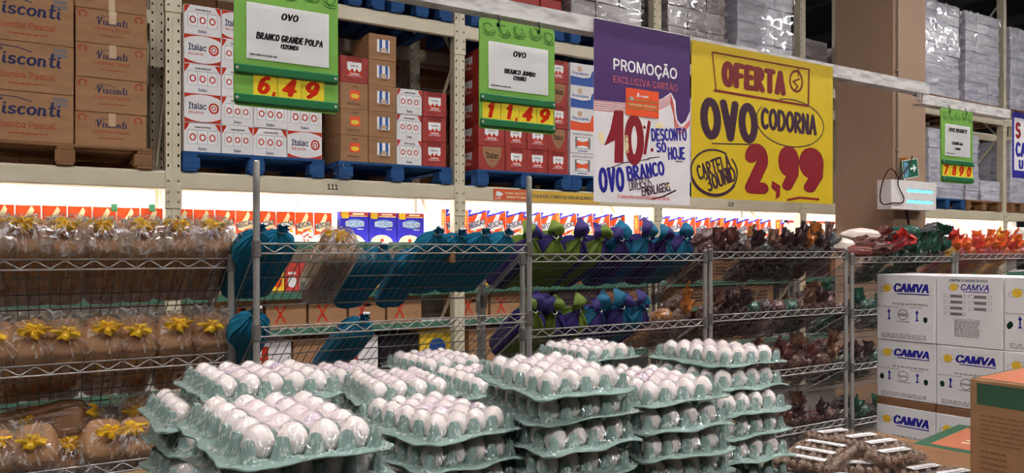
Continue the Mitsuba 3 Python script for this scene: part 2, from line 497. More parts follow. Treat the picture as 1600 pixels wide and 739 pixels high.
def post_mesh(zt=5.4):
    holes = [rect(x - 0.0055, z, x + 0.0055, z + 0.02) for z in np.arange(1.75, 4.7, 0.075) for x in (-0.034, 0.034)]
    front = slab(rect(-0.05, 0, 0.05, zt).difference(unary_union(holes)), 0.003)
    front.apply_transform(fr([0, 0.003, 0], [1, 0, 0], [0, 0, 1]))
    rib = moved(bx(0.016, 0.006, zt, 0.002, True), (0, -0.001, 0))
    sides = [moved(bx(0.003, 0.085, zt, 0), (x, 0.003, 0)) for x in (-0.05, 0.047)]
    return cat([front, rib, *sides])


def hole_back():
    return moved(bx(0.093, 0.004, 5.3, 0, True), (0, 0.05, 0))


PM, PB = post_mesh(), hole_back()
foot = bx(0.14, 0.12, 0.012, 0.002, True)
for i, x in enumerate(UP):
    u = part(rack, 'upright', PM, 'steel_cream', tr(x, YR, 0))
    part(u, 'liner', PB, 'slot_dark', tr(x, YR, 0))
    part(u, 'foot_plate', foot, 'steel_cream', tr(x, YR + 0.045, 0))
    r_ = part(rack, 'rear_upright', PM, 'steel_cream', tr(x, YR + 0.95, 0))
    part(r_, 'liner', PB, 'slot_dark', tr(x, YR + 0.95, 0))
    for k in range(5):
        za, zb = (0.3 + k, 1.3 + k) if k % 2 else (1.3 + k, 0.3 + k)
        part(rack, 'frame_brace', rod([x, YR + 0.08, za], [x, YR + 0.96, zb], 0.016), 'steel_cream')


def beam_mesh(L, h):
    prof = [(0, 0), (0.006, -0.006), (0.045, -0.006), (0.045, h), (0.014, h), (0.006, h - 0.012), (0.0, h - 0.018)]
    m = trimesh.creation.extrude_polygon(Polygon(prof), L, engine='earcut')
    m.apply_transform(np.array([[0, 0, 1, 0], [1, 0, 0, 0], [0, 1, 0, 0], [0, 0, 0, 1.0]]))
    return m


conn = bx(0.112, 0.012, 0.27, 0.003, True)
rivet = trimesh.creation.icosphere(1, 0.008)
rivets = cat([moved(rivet, (x, -0.008, z)) for x in (-0.034, 0.034) for z in (0.05, 0.12, 0.2)])
for i in range(7):
    L = UP[i + 1] - UP[i] - 0.1
    for (za, zb) in ((LZ0, LZ1), (UZ0, UZ1)):
        bm = beam_mesh(L, zb - za)
        part(rack, 'beam', bm, 'steel_cream', tr(UP[i] + 0.05, YR - 0.004, za))
        part(rack, 'rear_beam', bm, 'steel_cream', tr(UP[i] + 0.05, YR + 0.95, za))
for x in UP:
    for za in (LZ0 - 0.15, UZ0 - 0.155):
        c_ = part(rack, 'connector', conn, 'steel_cream', tr(x, YR - 0.004, za))
        part(c_, 'rivet', rivets, 'steel_dark', tr(x, YR - 0.006, za), kind='stuff')
bay_text = [typed(s, 0, 0, 0.085, 0.045) for s in ('111', '113')]
for s, px, py, m in (('111', 512, 296, bay_text[0]), ('113', 1138, 322, bay_text[1])):
    part(rack, 'bay_number', m, 'black_print', fr([survey(px, 5.99), YR - 0.0055, LZ0 + 0.035], [1, 0, 0], [0, 0, 1]))
# white back panels, and the lamps under the beams
for i in range(7):
    part(rack, 'deck_panel', bx(UP[i + 1] - UP[i] - .11, .86, .012, .002), 'panel_white', tr(UP[i] + .055, YR + .05, LZ1 - .04))
    w = (UP[i + 1] - UP[i] - 0.02) / 2
    for j in range(2):
        part(rack, 'back_panel', bx(w - 0.004, 0.012, 1.75, 0.002), 'panel_white', tr(UP[i] + 0.01 + j * w, YR + 0.93, 0.35))
SL = bx(1.05, 0.05, 0.02, 0.0, True)
for i in range(7):
    for j in range(2):
        x = UP[i] + 0.62 + j * 1.1
        k = thing('shelf_strip_lamp', 'strip lamp behind the cream beam over the lit cereal shelf', 'lamp', 'strip lamps over the lit shelf')
        part(k, 'housing', bx(1.1, 0.07, 0.03, 0.004, True), 'lamp_case', tr(x, YR + 0.3, LZ0 + 0.075))
        key = uniq(f'{k}__diffuser')
        scene[key] = {**dic(SL, False), 'bsdf': {'type': 'ref', 'id': 'mat_black'}, 'to_world': T(tr(x, YR + 0.3, LZ0 + 0.05)),
                      'emitter': {'type': 'area', 'radiance': {'type': 'rgb', 'value': [STRIP_POWER, STRIP_POWER * 0.93, STRIP_POWER * 0.86]}}}

# stickers on the beam
sx = survey(771, 5.99)
w1, w2 = survey(826, 5.99) - sx, survey(937, 5.99) - survey(828, 5.99)
st = part(rack, 'sticker', bx(w1, 0.002, 0.1, 0.0), 'sticker_red', tr(sx, YR - 0.0065, LZ0 + 0.005), label='orange sticker with a white camera symbol')
f_ = fr([sx, YR - 0.0068, LZ0 + 0.005], [1, 0, 0], [0, 0, 1])
camera_icon = unary_union([affinity.rotate(rect(0.03, 0.035, 0.085, 0.075), -14), rect(0.085, 0.045, 0.1, 0.062), rect(0.02, 0.012, 0.075, 0.02)])
part(st, 'symbol', slab(camera_icon), 'white_print', f_)
part(st, 'lettering', cat([typed('SORRIA VOCÊ ESTÁ', 0.12, 0.055, w1 - 0.01, 0.08), typed('SENDO FILMADO', 0.14, 0.018, w1 - 0.01, 0.042)]), 'cream_print', f_)
sx = survey(828, 5.99)
st = part(rack, 'sticker', bx(w2, 0.002, 0.1, 0.0), 'sticker_yellow', tr(sx, YR - 0.0065, LZ0 + 0.003), label='long yellow sticker with dark lettering')
part(st, 'lettering', typed('FAVOR NÃO COMER OU VIOLAR ALIMENTOS', 0.02, 0.035, w2 - 0.03, 0.075), 'navy_print', fr([sx, YR - 0.0068, LZ0 + 0.003], [1, 0, 0], [0, 0, 1]))

# ------------------------------------------------------------------ shelving under the lamps
shv = thing('lit_shelving', 'lit store shelving with green price rails under the pallet rack', 'shelving')
for z, yb in ((1.64, 6.16), (1.24, 6.11), (0.95, 6.11), (0.55, 6.11)):
    for i in range(7):
        w = UP[i + 1] - UP[i]
        b_ = part(shv, 'shelf_board', bx(w - 0.04, YR + 0.92 - yb, 0.025, 0.002), 'shelf_white', tr(UP[i] + 0.02, yb, z))
        part(b_, 'price_rail', bx(w - 0.04, 0.01, 0.06, 0.002), 'shelf_green', tr(UP[i] + 0.02, yb - 0.01, z - 0.03))


# ------------------------------------------------------------------ pallets
def pallet(x, y, z, w, d, m, label, group=None):
    k = thing('pallet', label, 'pallet', group)
    z += .003
    n = 7
    for i in range(n):
        part(k, 'deck_board', bx(w, d / n * 0.82, 0.02, 0.002), m, tr(x, y + i * (d - d / n * 0.82) / (n - 1), z + 0.124))
    for sxx in (0, 0.5, 1):
        part(k, 'stringer_board', bx(0.1, d, 0.02, 0.002), m, tr(x + sxx * (w - 0.1), y, z + 0.104))
        part(k, 'bottom_board', bx(0.1, d, 0.02, 0.002), m, tr(x + sxx * (w - 0.1), y, z))
        for sy in (0, 1):
            part(k, 'block', bx(0.12, 0.12, 0.084, 0.004), m, tr(x + sxx * (w - 0.12), y + sy * (d - 0.12), z + 0.02))
    return k


# ------------------------------------------------------------------ cartons
# a print is (part name, mesh in the face's own metres, material)
def carton(name, label, cat_, group, x, y, z, w, d, h, m, prints=(), side=(), deg=0.0, chamfer=0.003):
    k = thing(name, label, cat_, group)
    f = yaw(x, y, z, deg)
    part(k, 'body', bx(w, d, h, chamfer), m, f)
    a, b = f[:3, 0], f[:3, 1]
    front = fr(f[:3, 3] - b * 0.0004, a, [0, 0, 1])
    for nm, mesh, mm in prints:
        part(k, nm, mesh, mm, front)
    left = fr(f[:3, 3] + b * d - a * 0.0004, -b, [0, 0, 1])
    for nm, mesh, mm in side:
        part(k, nm, mesh, mm, left)
    return k


MEMO = {}


def memo(fn):
    def g(*a):
        k = (fn.__name__,) + tuple(round(x, 4) if isinstance(x, float) else x for x in a)
        if k not in MEMO:
            MEMO[k] = fn(*a)
        return MEMO[k]
    return g


def script_word(w, h):
    """The swashed script word of the panettone cartons."""
    g = unary_union([brush('visconti', 0.02 * w, 0.02 * h, w, h * 0.92, 0.12, 0.12, 0, 1.5),
                     LineString([(0, h * 0.35), (0.02 * w, h * 0.75), (0.14 * w, h * 1.05), (0.42 * w, h * 1.0), (0.6 * w, h * 0.8)]).buffer(h * 0.025)])
    return slab(g)


@memo
def panettone_big(w, h):
    return (('logo', moved(script_word(w * 0.8, h * 0.36), (w * 0.06, h * 0.52, 0)), 'navy_print'),
            ('lettering', typed('Colomba Pascal', w * 0.1, h * 0.26, w * 0.8, h * 0.4), 'brick_print'),
            ('small_print', slab(lines(w * 0.3, h * 0.14, w * 0.72, h * 0.2, 1, 0.5, 3)), 'brick_print'),
            ('stamp', slab(unary_union([rect(w * 0.78, h * 0.86, w * 0.93, h * 0.93), rect(w * 0.78, h * 0.76, w * 0.93, h * 0.83)])), 'midgrey_print'),
            ('seam', slab(rect(0, h - 0.004, w, h - 0.002)), 'card_dark'))


@memo
def panettone_small(w, h, taped):
    p = [('logo', moved(script_word(w * 0.44, h * 0.26), (w * 0.28, h * 0.56, 0)), 'navy_print'),
         ('lettering', typed('Colomba Pascal', w * 0.24, h * 0.4, w * 0.76, h * 0.51), 'brick_print'),
         ('small_print', slab(lines(w * 0.33, h * 0.24, w * 0.7, h * 0.3, 1, 0.5, 5)), 'brick_print'),
         *[('corner_mark', slab(LineString(ell(cx, h * 0.83, 0.022, 0.022, -50, 230)).buffer(0.006)), 'brick_print') for cx in (w * 0.1, w * 0.88)],
         ('seam', slab(rect(0, h - 0.004, w, h - 0.002)), 'card_dark')]
    if taped:
        p.append(('tape', slab(rect(w * 0.46, h * 0.62, w * 0.56, h), 0.0009), 'tape'))
    return tuple(p)


@memo
def panettone_top(w, h):
    return (('logo', slab(disc(w * 0.5, h * 0.95, w * 0.17, h * 0.2).intersection(rect(0, 0, w, h))), 'red_print'),
            ('lettering', cat([typed('Um sentimento', w * 0.36, h * 0.55, w * 0.68, h * 0.66), typed('chamado família', w * 0.3, h * 0.38, w * 0.76, h * 0.49)]), 'brick_print'),
            ('tape', slab(rect(w * 0.46, 0, w * 0.55, h * 0.5), 0.0009), 'tape'))


@memo
def milk_logo(w, h):
    lens = disc(w * 0.5, h * 0.5, w * 0.68, h * 0.47)
    red = rect(0.003, 0.003, w - 0.003, h - 0.003).difference(lens)
    return (('red_corner', slab(red), 'red_print'),
            ('logo', typed('Italac', w * 0.12, h * 0.45, w * 0.6, h * 0.68), 'navy_print'),
            ('lettering', typed('ZERO LACTOSE', w * 0.12, h * 0.3, w * 0.52, h * 0.38), 'red_print'),
            ('swirl', slab(unary_union([ring(w * 0.8, h * 0.52, h * 0.14, h * 0.16, h * 0.06), ring(w * 0.8, h * 0.52, h * 0.06, h * 0.07, h * 0.03)])), 'red_print'))


@memo
def milk_case(w, h):
    win = rect(w * 0.1, h * 0.27, w * 0.9, h * 0.76)
    tri = unary_union([Polygon([(0.003, h * 0.7), (0.003, h - 0.004), (w * 0.16, h - 0.004), (w * 0.08, h * 0.8)]), Polygon([(w - 0.003, h * 0.7), (w - 0.003, h - 0.004), (w * 0.84, h - 0.004), (w * 0.92, h * 0.8)])])
    p = [('red_corner', slab(tri), 'red_print'), ('window', slab(win), 'grey_print'),
         ('symbols', slab(lines(w * 0.3, h * 0.82, w * 0.72, h * 0.92, 1, 0.6, 8)), 'midgrey_print'),
         ('logo', typed('Italac', w * 0.38, h * 0.07, w * 0.62, h * 0.17), 'navy_print')]
    for i in range(3):
        x = w * (0.11 + 0.265 * i)
        p.append(('milk_carton', moved(slab(rect(x, h * 0.28, x + w * 0.25, h * 0.74)), (0, 0, 0.0007)), 'white_print'))
        p.append(('swirl', moved(slab(ring(x + w * 0.125, h * 0.5, w * 0.07, w * 0.085, w * 0.035)), (0, 0, 0.0014)), 'red_print'))
    return tuple(p)


@memo
def red_case(w, h):
    win = rect(w * 0.24, h * 0.25, w * 0.76, h * 0.78)
    zig = Polygon([(w * .24, h * .27), (w * .24, h * .5), (w * .33, h * .42), (w * .42, h * .55), (w * .5, h * .4), (w * .58, h * .55), (w * .67, h * .42), (w * .76, h * .5), (w * .76, h * .27)])
    return (('flap', slab(rect(w * 0.2, h * 0.84, w * 0.8, h * 0.985)), 'card_red_dark'), ('window', slab(win), 'white_print'), ('pack_colour', moved(slab(zig), (0, 0, 0.0007)), 'red_print'),
            ('lettering', moved(typed('leite', w * 0.34, h * 0.3, w * 0.68, h * 0.39), (0, 0, 0.0014)), 'white_print'),
            ('pack_mark', moved(slab(lines(w * .36, h * .62, w * .64, h * .7, 1, .5, 2)), (0, 0, 0.0007)), 'midgrey_print'),
            ('small_print', slab(lines(w * .22, h * .1, w * .5, h * .16, 1, .6, 4)), 'card_red_dark'))


@memo
def red_logo(w, h):
    sh = Polygon([(w * .15, h * .985), (w * .87, h * .985), (w * .85, h * .6), (w * .66, h * .22), (w * .52, h * .1), (w * .36, h * .22), (w * .18, h * .6)])
    return (('shield', slab(sh), 'card'), ('logo', moved(typed('Italac', w * .28, h * .5, w * .76, h * .74), (0, 0, .0007)), 'black_print'),
            ('lettering', moved(typed('leite', w * .4, h * .36, w * .6, h * .43), (0, 0, .0007)), 'brick_print'), ('seam', slab(rect(0, h * .83, w, h * .838)), 'card_red_dark'))


@memo
def brown_case(w, h, kind):
    win = rect(w * .3, h * .32, w * .76, h * .8)
    p = [('seam', slab(unary_union([rect(0, h * .88, w, h * .89)])), 'card_dark')]
    if kind == 'orange':
        p += [('window', slab(rect(w * .34, h * .36, w * .7, h * .72)), 'orange_print'), ('bowl', moved(slab(disc(w * .52, h * .5, w * .15, h * .09)), (0, 0, .0007)), 'yellow_print'),
              ('small_print', slab(unary_union([rect(w * .24, h * .16, w * .68, h * .24), rect(w * .44, h * .82, w * .6, h * .9)])), 'card_dark')]
    else:
        p += [('window', slab(win), 'white_print')]
        for i in (0.38, 0.6):
            p.append(('milk_carton', moved(slab(rect(w * i, h * .34, w * (i + .1), h * .8)), (0, 0, .0007)), 'blue_print'))
        p += [('bowl', moved(slab(disc(w * .54, h * .42, w * .12, h * .07)), (0, 0, .0014)), 'tape'), ('small_print', slab(rect(w * .38, h * .2, w * .72, h * .28)), 'card_dark')]
    return tuple(p)


@memo
def dairy_logo(w, h, col):
    wave = Polygon([(.003, .003), (w - .003, .003), (w - .003, h * .75), (w * .88, h * .72), (w * .8, h * .42), (w * .5, h * .36), (.003, h * .42)])
    return (('wave', slab(wave), col), ('face', slab(disc(w * .38, h * .76, w * .1, h * .13)), 'tape'), ('logo', typed('Piracanjuba', w * .08, h * .46, w * .74, h * .62), 'blue_print'))


@memo
def dairy_case(w, h):
    return (('window', slab(rect(w * .2, h * .2, w * .8, h * .72)), 'midgrey_print'), ('milk_carton', moved(slab(rect(w * .26, h * .22, w * .72, h * .7)), (0, 0, .0007)), 'white_print'),
            ('pack_colour', moved(slab(Polygon([(w * .26, h * .3), (w * .26, h * .58), (w * .5, h * .5), (w * .72, h * .6), (w * .72, h * .3), (w * .5, h * .36)])), (0, 0, .0014)), 'orange_print'),
            ('lettering', slab(lines(w * .3, h * .08, w * .7, h * .14, 1, .7, 6)), 'blue_print'), ('symbols', slab(lines(w * .1, h * .82, w * .9, h * .92, 1, .6, 7)), 'grey_print'))


PT = LZ1 + 0.1485            # top of the pallets on the lower beams
YF = 6.0
# brown panettone cartons
xa, xb, xc_, xd = survey(-60, YF), survey(115, YF), survey(118, YF), survey(231, YF)
pallet(xa + 0.03, YF - 0.02, LZ1, xd - xa, 0.95, 'wood', 'brown wooden pallet under the panettone cartons')
w = 0.53
for r_ in range(3):
    carton('panettone_carton', f'big brown carton with large dark script, {ordinals[2 - r_]} of the wide stack', 'carton', 'wide panettone cartons', xb - w, YF, PT + r_ * 0.328, w, 0.42, 0.326, 'card', panettone_big(w, 0.326), deg=R.uniform(-.4, .4))
w = xd - xc_
for r_ in range(5):
    pr = panettone_top(w, 0.236) if r_ == 4 else panettone_small(w, 0.236, r_ != 1)
    carton('small_panettone_carton', f'brown carton with small dark script, {ordinals[4 - r_]} in the narrow stack', 'carton', 'narrow panettone cartons', xc_ + R.uniform(-.004, .004), YF + .046, PT + r_ * 0.238, w, 0.42, 0.236, 'card', pr, deg=R.uniform(-.6, .6))

lev = ['bottom', 'second lowest', 'middle', 'fourth', 'fifth', 'highest']
# white and red milk cartons
H = 0.214
cols = [287, 346, 396, 449, 504]
xs = [survey(p, YF) for p in cols]
pallet(xs[0] - 0.01, YF - 0.02, LZ1, xs[-1] - xs[0] + 0.02, 0.95, 'wood_blue', 'blue pallet under the white and red milk cartons')
kinds = [['case', 'case', 'case', 'logo'], ['logo', 'case', 'case', 'case'], ['case'] * 4, ['logo', 'case', 'case', 'case'], ['case', 'logo', 'case', 'case']]
for r_ in range(5):
    for c in range(4):
        w = xs[c + 1] - xs[c] - 0.004
        knd = kinds[r_][c]
        carton('milk_carton_case', f'white milk case with {"emblem" if knd == "logo" else "carton window"}, {lev[r_]} row, {firsts[c]} from the cream post', 'carton', 'white milk cases behind the green price board',
               xs[c] + 0.002, YF + R.uniform(0, .012), PT + r_ * (H + .001), w, 0.3, H, 'white_card', milk_logo(w, H) if knd == 'logo' else milk_case(w, H), deg=R.uniform(-.5, .5))

# brown, white and red columns of the second pallet
cx = [532, 576, 620, 660, 698]
xs = [survey(p, YF) for p in cx]
pallet(xs[0] - 0.02, YF - 0.02, LZ1, xs[-1] - xs[0] + 0.06, 0.95, 'wood_blue', 'blue pallet under the brown, white and red carton columns')
H = 0.213
for c, (rows, what) in enumerate([(['orange'] * 3 + ['red'], 'brown case with an orange picture'), (['blue'] * 5, 'brown case with a blue window'), (['white'] * 3, 'white and red milk case'), (['red'] * 3, 'red milk case with a white window')]):
    w = xs[c + 1] - xs[c] - 0.006
    for r_, t in enumerate(rows):
        what_ = 'dark red case' if (c == 0 and t == 'red') else what
        pr = brown_case(w, H, t) if t in ('orange', 'blue') else milk_case(w, H) if t == 'white' else red_case(w, H)
        carton('grocery_case', f'{what_}, {ordinals[len(rows) - 1 - r_]} in its column', 'carton', 'cases stacked in columns', xs[c] + .003, YF + R.uniform(0, .01), PT + r_ * (H + .001), w, 0.42 if c < 2 else 0.3, H,
               {'orange': 'card', 'blue': 'card', 'white': 'white_card', 'red': 'card_red'}[t], pr, deg=R.uniform(-.6, .6))

# the red pallet, and the dairy pallet beside it
xs = [survey(p, YF) for p in (748, 790, 824, 857, 888)]
pallet(xs[0] - 0.03, YF - 0.03, LZ1, xs[-1] - xs[0] + 0.05, 0.95, 'wood_blue', 'blue pallet under the block of red milk cases')
H = 0.216
for r_ in range(5):
    for c in range(4):
        w = xs[c + 1] - xs[c] - .004
        lg = (r_, c) in ((0, 0), (1, 3), (3, 3), (4, 0))
        carton('red_milk_case', f'red milk case with {"brown shield" if lg else "white window"}, {lev[r_]} row, {firsts[c]} from the post', 'carton', 'red milk cases', xs[c] + .002, YF + R.uniform(0, .012), PT + r_ * (H + .001), w, 0.5, H, 'card_red',
               red_logo(w, H) if lg else red_case(w, H), red_case(0.5, H) if c == 0 else (), deg=R.uniform(-.4, .4))
xs = [survey(p, YF) for p in (891, 930, 968)]
pallet(xs[0], YF - 0.03, LZ1, 0.62, 0.95, 'wood_blue', 'blue pallet under the white dairy cases')
for r_ in range(5):
    for c in range(2):
        w = xs[c + 1] - xs[c] - .004
        pr = dairy_case(w, H) if r_ < 2 else dairy_logo(w, H, 'orange_print' if r_ == 2 else 'blue_print')
        carton('dairy_case', f'white dairy case {"with a pack window" if r_ < 2 else "with an orange wave" if r_ == 2 else "with a blue wave"},  {lev[r_]} row, {"beside the red cases" if c == 0 else "behind the purple poster"}', 'carton', 'dairy cases', xs[c] + .002, YF + R.uniform(0, .01), PT + r_ * (H + .001), w, 0.4, H, 'white_card', pr,
               (('pack_colour', slab(Polygon([(.08, .004), (.14, H * .6), (.3, H * .4), (.34, .004)])), 'orange_print'),) if c == 0 else ())


def wrapped_load(x, y, z, w, d, h, nw, nh, m, label, group=None, film=True, seed=0):
    """A pallet load: every carton a part, and the stretch film around them."""
    r = random.Random(seed)
    k = thing('wrapped_load', label, 'pallet load', group)
    nd = max(1, round(d / (w / nw)))
    bw, bd, bh = w / nw, d / nd, h / nh
    body = bx(bw * .985, bd * .985, bh * .985, .006)
    for i in range(nw):
        for j in range(nd):
            if j not in (0,) and i not in (0,) and j != nd - 1:
                continue
            for q in range(nh):
                part(k, 'carton', body, m, yaw(x + i * bw + r.uniform(-.006, .006), y + j * bd + r.uniform(-.008, .006), z + q * bh, r.uniform(-1.5, 1.5)))
    if film:
        n = 36
        th = np.linspace(0, 1, 4 * n, endpoint=False)
        zz = np.linspace(0, h, 24)
        P = np.zeros((24, 4 * n, 3))
        for a, t in enumerate(th):
            s, f = int(t * 4), (t * 4) % 1
            e = .014
            P[:, a, 0] = [x - e + f * (w + 2 * e), x + w + e, x + w + e - f * (w + 2 * e), x - e][s]
            P[:, a, 1] = [y - e, y - e + f * (d + 2 * e), y + d + e, y + d + e - f * (d + 2 * e)][s]
        P[:, :, 2] = z + zz[:, None]
        nn = (meshkit.fbm(P * [6, 6, 26], 3, seed) - .5) * .03
        cxy = np.array([x + w / 2, y + d / 2, 0])
        dirv = P - cxy; dirv[..., 2] = 0
        P += dirv / np.linalg.norm(dirv, axis=-1, keepdims=True) * (nn[..., None] + .004)
        fm = rings_mesh([p for p in P], False, False)
        part(k, 'stretch_film', fm, 'film', smooth=True)
        part(k, 'film_crease', creases(fm, (5, 5, 16), .05, seed, .001), 'crease', smooth=True, kind='stuff')
    return k


# upper level of the rack
UT = UZ1 + 0.1485
def upper(px0, px1, m, nw, nh, h, label, seed, pm='wood_blue', film=True, yy=0.0):
    xa, xb = survey(px0, YF), survey(px1, YF)
    pallet(xa, YF - .02 + yy, UZ1, xb - xa, .95, pm, 'pallet under ' + label.split(',')[0])
    wrapped_load(xa + .02, YF + yy, UT, xb - xa - .04, .8, h, nw, nh, m, label, film=film, seed=seed)
upper(505, 600, 'card', 3, 3, .7, 'brown cartons over the first upper beam, cut by the frame', 3, film=False)
upper(610, 705, 'card', 3, 3, .7, 'brown cartons over the upper beam beside the second post', 4, film=False)
upper(735, 880, 'card_red', 4, 3, .7, 'red cartons over the upper beam behind the white rail', 5, film=False)
upper(890, 1005, 'wrap_grey', 3, 3, .9, 'grey film-wrapped cartons over the purple poster', 6)
upper(1042, 1135, 'wrap_grey', 3, 5, 1.1, 'grey draped cartons above the yellow poster', 7, 'wood')
upper(1150, 1240, 'wrap_white', 3, 7, 1.5, 'tall white wrapped cartons above the yellow poster', 8, 'wood')
upper(1442, 1500, 'wrap_white', 3, 9, 1.3, 'silvery film-wrapped tower beside the brown column', 9, 'wood')
upper(1507, 1562, 'wrap_white', 3, 9, 1.3, 'silvery film-wrapped tower beside the far rack post', 10, 'wood')
# lower level behind the posters and beyond the column
for px0, px1, nw, nh, h, lab, sd, pm in ((1040, 1130, 3, 5, .9, 'pale wrapped cartons behind the yellow poster near the purple one', 11, 'wood_blue'), (1140, 1240, 3, 4, .8, 'pale wrapped cartons behind the yellow poster near the brown column', 12, 'wood'),
                                         (1450, 1506, 3, 7, .96, 'silvery cartons on the blue pallet behind the small green price board', 13, 'wood_blue'), (1508, 1530, 1, 7, .94, 'narrow silvery carton tower beside the small green price board', 14, 'wood')):
    xa, xb = survey(px0, YF), survey(px1, YF)
    pallet(xa, YF - .02, LZ1, (xb if sd != 14 else survey(1563, YF)) - xa, .95, pm, 'pallet under the ' + lab)
    wrapped_load(xa + .02, YF, PT, xb - xa - .04, .7, h, nw, nh, 'wrap_white', lab, seed=sd)
xa, xb = survey(1532, YF), survey(1562, YF)
wrapped_load(xa, YF, PT, xb - xa, .7, .3, 2, 2, 'wrap_white', 'low silvery cartons on the wooden pallet beside the far post', film=False, seed=15)
# the back-to-back rack: dark loads behind
for i in range(6):
    for (z, tag) in ((LZ1 + .02, 'lower'), (UZ1 + .02, 'upper')):
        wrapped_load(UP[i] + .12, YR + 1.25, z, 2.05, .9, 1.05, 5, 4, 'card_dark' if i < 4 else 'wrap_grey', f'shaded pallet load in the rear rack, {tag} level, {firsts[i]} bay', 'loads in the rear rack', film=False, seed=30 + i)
upper(1578, 1612, 'wrap_white', 4, 8, 1.25, 'white wrapped load past the far rack post, cut by the frame edge', 17, 'wood')
xa, xb = survey(1578, YF), survey(1612, YF)
pallet(xa, YF - .02, LZ1, xb - xa, .95, 'wood', 'pallet under the low white load past the far rack post')
wrapped_load(xa + .02, YF, PT, xb - xa - .04, .7, .95, 4, 6, 'wrap_white', 'low white wrapped load past the far rack post', seed=18)
SZ, YS = 1.667, 6.32
carton('white_bin', 'white bin on the lit shelf past the far rack post', 'bin', None, survey(1574, YS), YS, SZ, .6, .3, .3, 'white_card', (('star', slab(unary_union([affinity.rotate(rect(.27, .08, .33, .22), a, origin=(.3, .15)) for a in (0, 60, 120)])), 'lightblue_print'),))
rear = thing('rear_rack', 'rear pallet rack standing back to back with the front one', 'pallet rack')
for i in range(6):
    L = UP[i + 1] - UP[i]
    for z in (LZ0, UZ0):
        part(rear, 'beam', bx(L - .1, .05, .12, .004), 'steel_cream', tr(UP[i] + .05, YR + 1.18, z))
        part(rear, 'beam', bx(L - .1, .05, .12, .004), 'steel_cream', tr(UP[i] + .05, YR + 2.1, z))
    for y in (1.18, 2.1):
        part(rear, 'upright', bx(.1, .08, 5.4, .004, True), 'steel_cream', tr(UP[i], YR + y + .03, 0))
for y in (1.18, 2.1):
    part(rear, 'upright', bx(.1, .08, 5.4, .004, True), 'steel_cream', tr(UP[6], YR + y + .03, 0))

# a torn end of stretch film that hangs from the milk pallet over the beam
u, v = np.meshgrid(np.linspace(0, 1, 26), np.linspace(-1, 1, 18), indexing='ij')
sc = grid_mesh(.05 + .1 * u + v * (.05 + .05 * u) * (1 - .5 * u), -.03 - .02 * np.cos(4 * v) * u, .02 - .24 * u ** 1.3 + .05 * np.sin(3 * v) * (1 - u))
sc = crumple(crumple(sc, .03, 16, 3), .012, 50, 4)
k = thing('film_scrap', 'torn crumpled end of clear stretch film hanging over the cream beam', 'plastic film')
f_ = tr(survey(517, YF - .05), YF - .05, LZ1 + .08)
part(k, 'sheet', sc, 'film', f_, True)
part(k, 'crease', creases(sc, 30, .12, 3), 'crease', f_, True, kind='stuff')

# ------------------------------------------------------------------ the brown column, its conduit, lamp and exit sign
YC = 4.6
ca, cb = survey(1397, YC), survey(1447, YC)
col = struct('column', 'brown painted concrete column with a conduit')
put(col, bx(cb - ca, 0.68, ZC, 0.012), 'column_paint', tr(ca, YC, 0))
cxx = survey(1404, YC - .02)
cd = part(col, 'conduit', rod([cxx, YC - .018, 2.21], [cxx, YC - .018, ZC], .013, 8), 'conduit')
for z in (2.6, 3.4, 4.2):
    part(cd, 'strap', bx(.06, .03, .02, .003, True), 'conduit', tr(cxx, YC - .017, z))
part(col, 'outlet_box', bx(.1, .05, .16, .006, True), 'conduit', tr(cxx + .01, YC - .027, 2.06))

yl = YC - .16
la, lb = survey(1392, yl), survey(1462, yl)
zt, zb = height(1392, 280, yl), height(1392, 326, yl)
lamp = thing('insect_lamp', 'white insect trap lamp with two glowing blue tubes on the brown column', 'insect lamp')
fw, fh = lb - la, zt - zb
face = rect(0, 0, fw, fh).difference(unary_union([rect(fw * .34, fh * .6, fw * .93, fh * .72), rect(fw * .34, fh * .22, fw * .93, fh * .34)]))
LF = fr([la, yl, zb], [1, 0, 0], [0, 0, 1])
part(lamp, 'front_panel', slab(face, .004), 'lamp_white', LF)
part(lamp, 'housing', cat([moved(bx(fw, .14, .006, 0), (0, .0, 0)), moved(bx(fw, .14, .006, 0), (0, 0, fh - .006)), moved(bx(.006, .14, fh, 0), (0, 0, 0)), moved(bx(.006, .14, fh, 0), (fw - .006, 0, 0)), moved(bx(fw, .006, fh, 0), (0, .136, 0))]), 'lamp_white', tr(la, yl, zb))
for fz in (.66, .28):
    t = part(lamp, 'tube', rod([la + fw * .3, yl + .022, zb + fh * fz], [la + fw * .95, yl + .022, zb + fh * fz], .016, 10), 'mat_black')
    scene[t]['emitter'] = {'type': 'area', 'radiance': {'type': 'rgb', 'value': [.12, .42, .55]}}
part(lamp, 'bracket', bx(.12, .03, .08, .004), 'conduit', tr(ca + .1, YC - .028, zb + fh * .5))
yx = YC - .11
ex = thing('exit_sign', 'small green exit sign with a white arrow, tilted above the insect lamp', 'sign')
EF = fr([survey(1412, yx), yx, height(1412, 281, yx)], [.985, 0, .17], [-.17, 0, .985])
ew, eh = .27, .19
part(ex, 'plate', moved(bx(ew, eh, .02, .004), (0, 0, -.02)), 'exit_green', EF)
part(ex, 'border', slab(rect(0.002, .002, ew - .002, eh - .002).difference(rect(.009, .009, ew - .009, eh - .009))), 'white_print', EF)
part(ex, 'arrow', slab(unary_union([rect(.13, .085, .2, .105), Polygon([(.19, .135), (.235, .095), (.19, .055), (.18, .068), (.208, .095), (.18, .122)])])), 'white_print', EF)
part(ex, 'pictogram', slab(unary_union([rect(.03, .02, .075, .17).difference(rect(.045, .05, .06, .14)), disc(.088, .14, .012), LineString([(.09, .12), (.085, .08), (.1, .04)]).buffer(.006)])), 'lightblue_print', EF)
part(ex, 'bracket', bx(.07, .1, .06, .004), 'foil_amber', tr(cxx - .0, YC - .1, EF[2, 3] + .17))
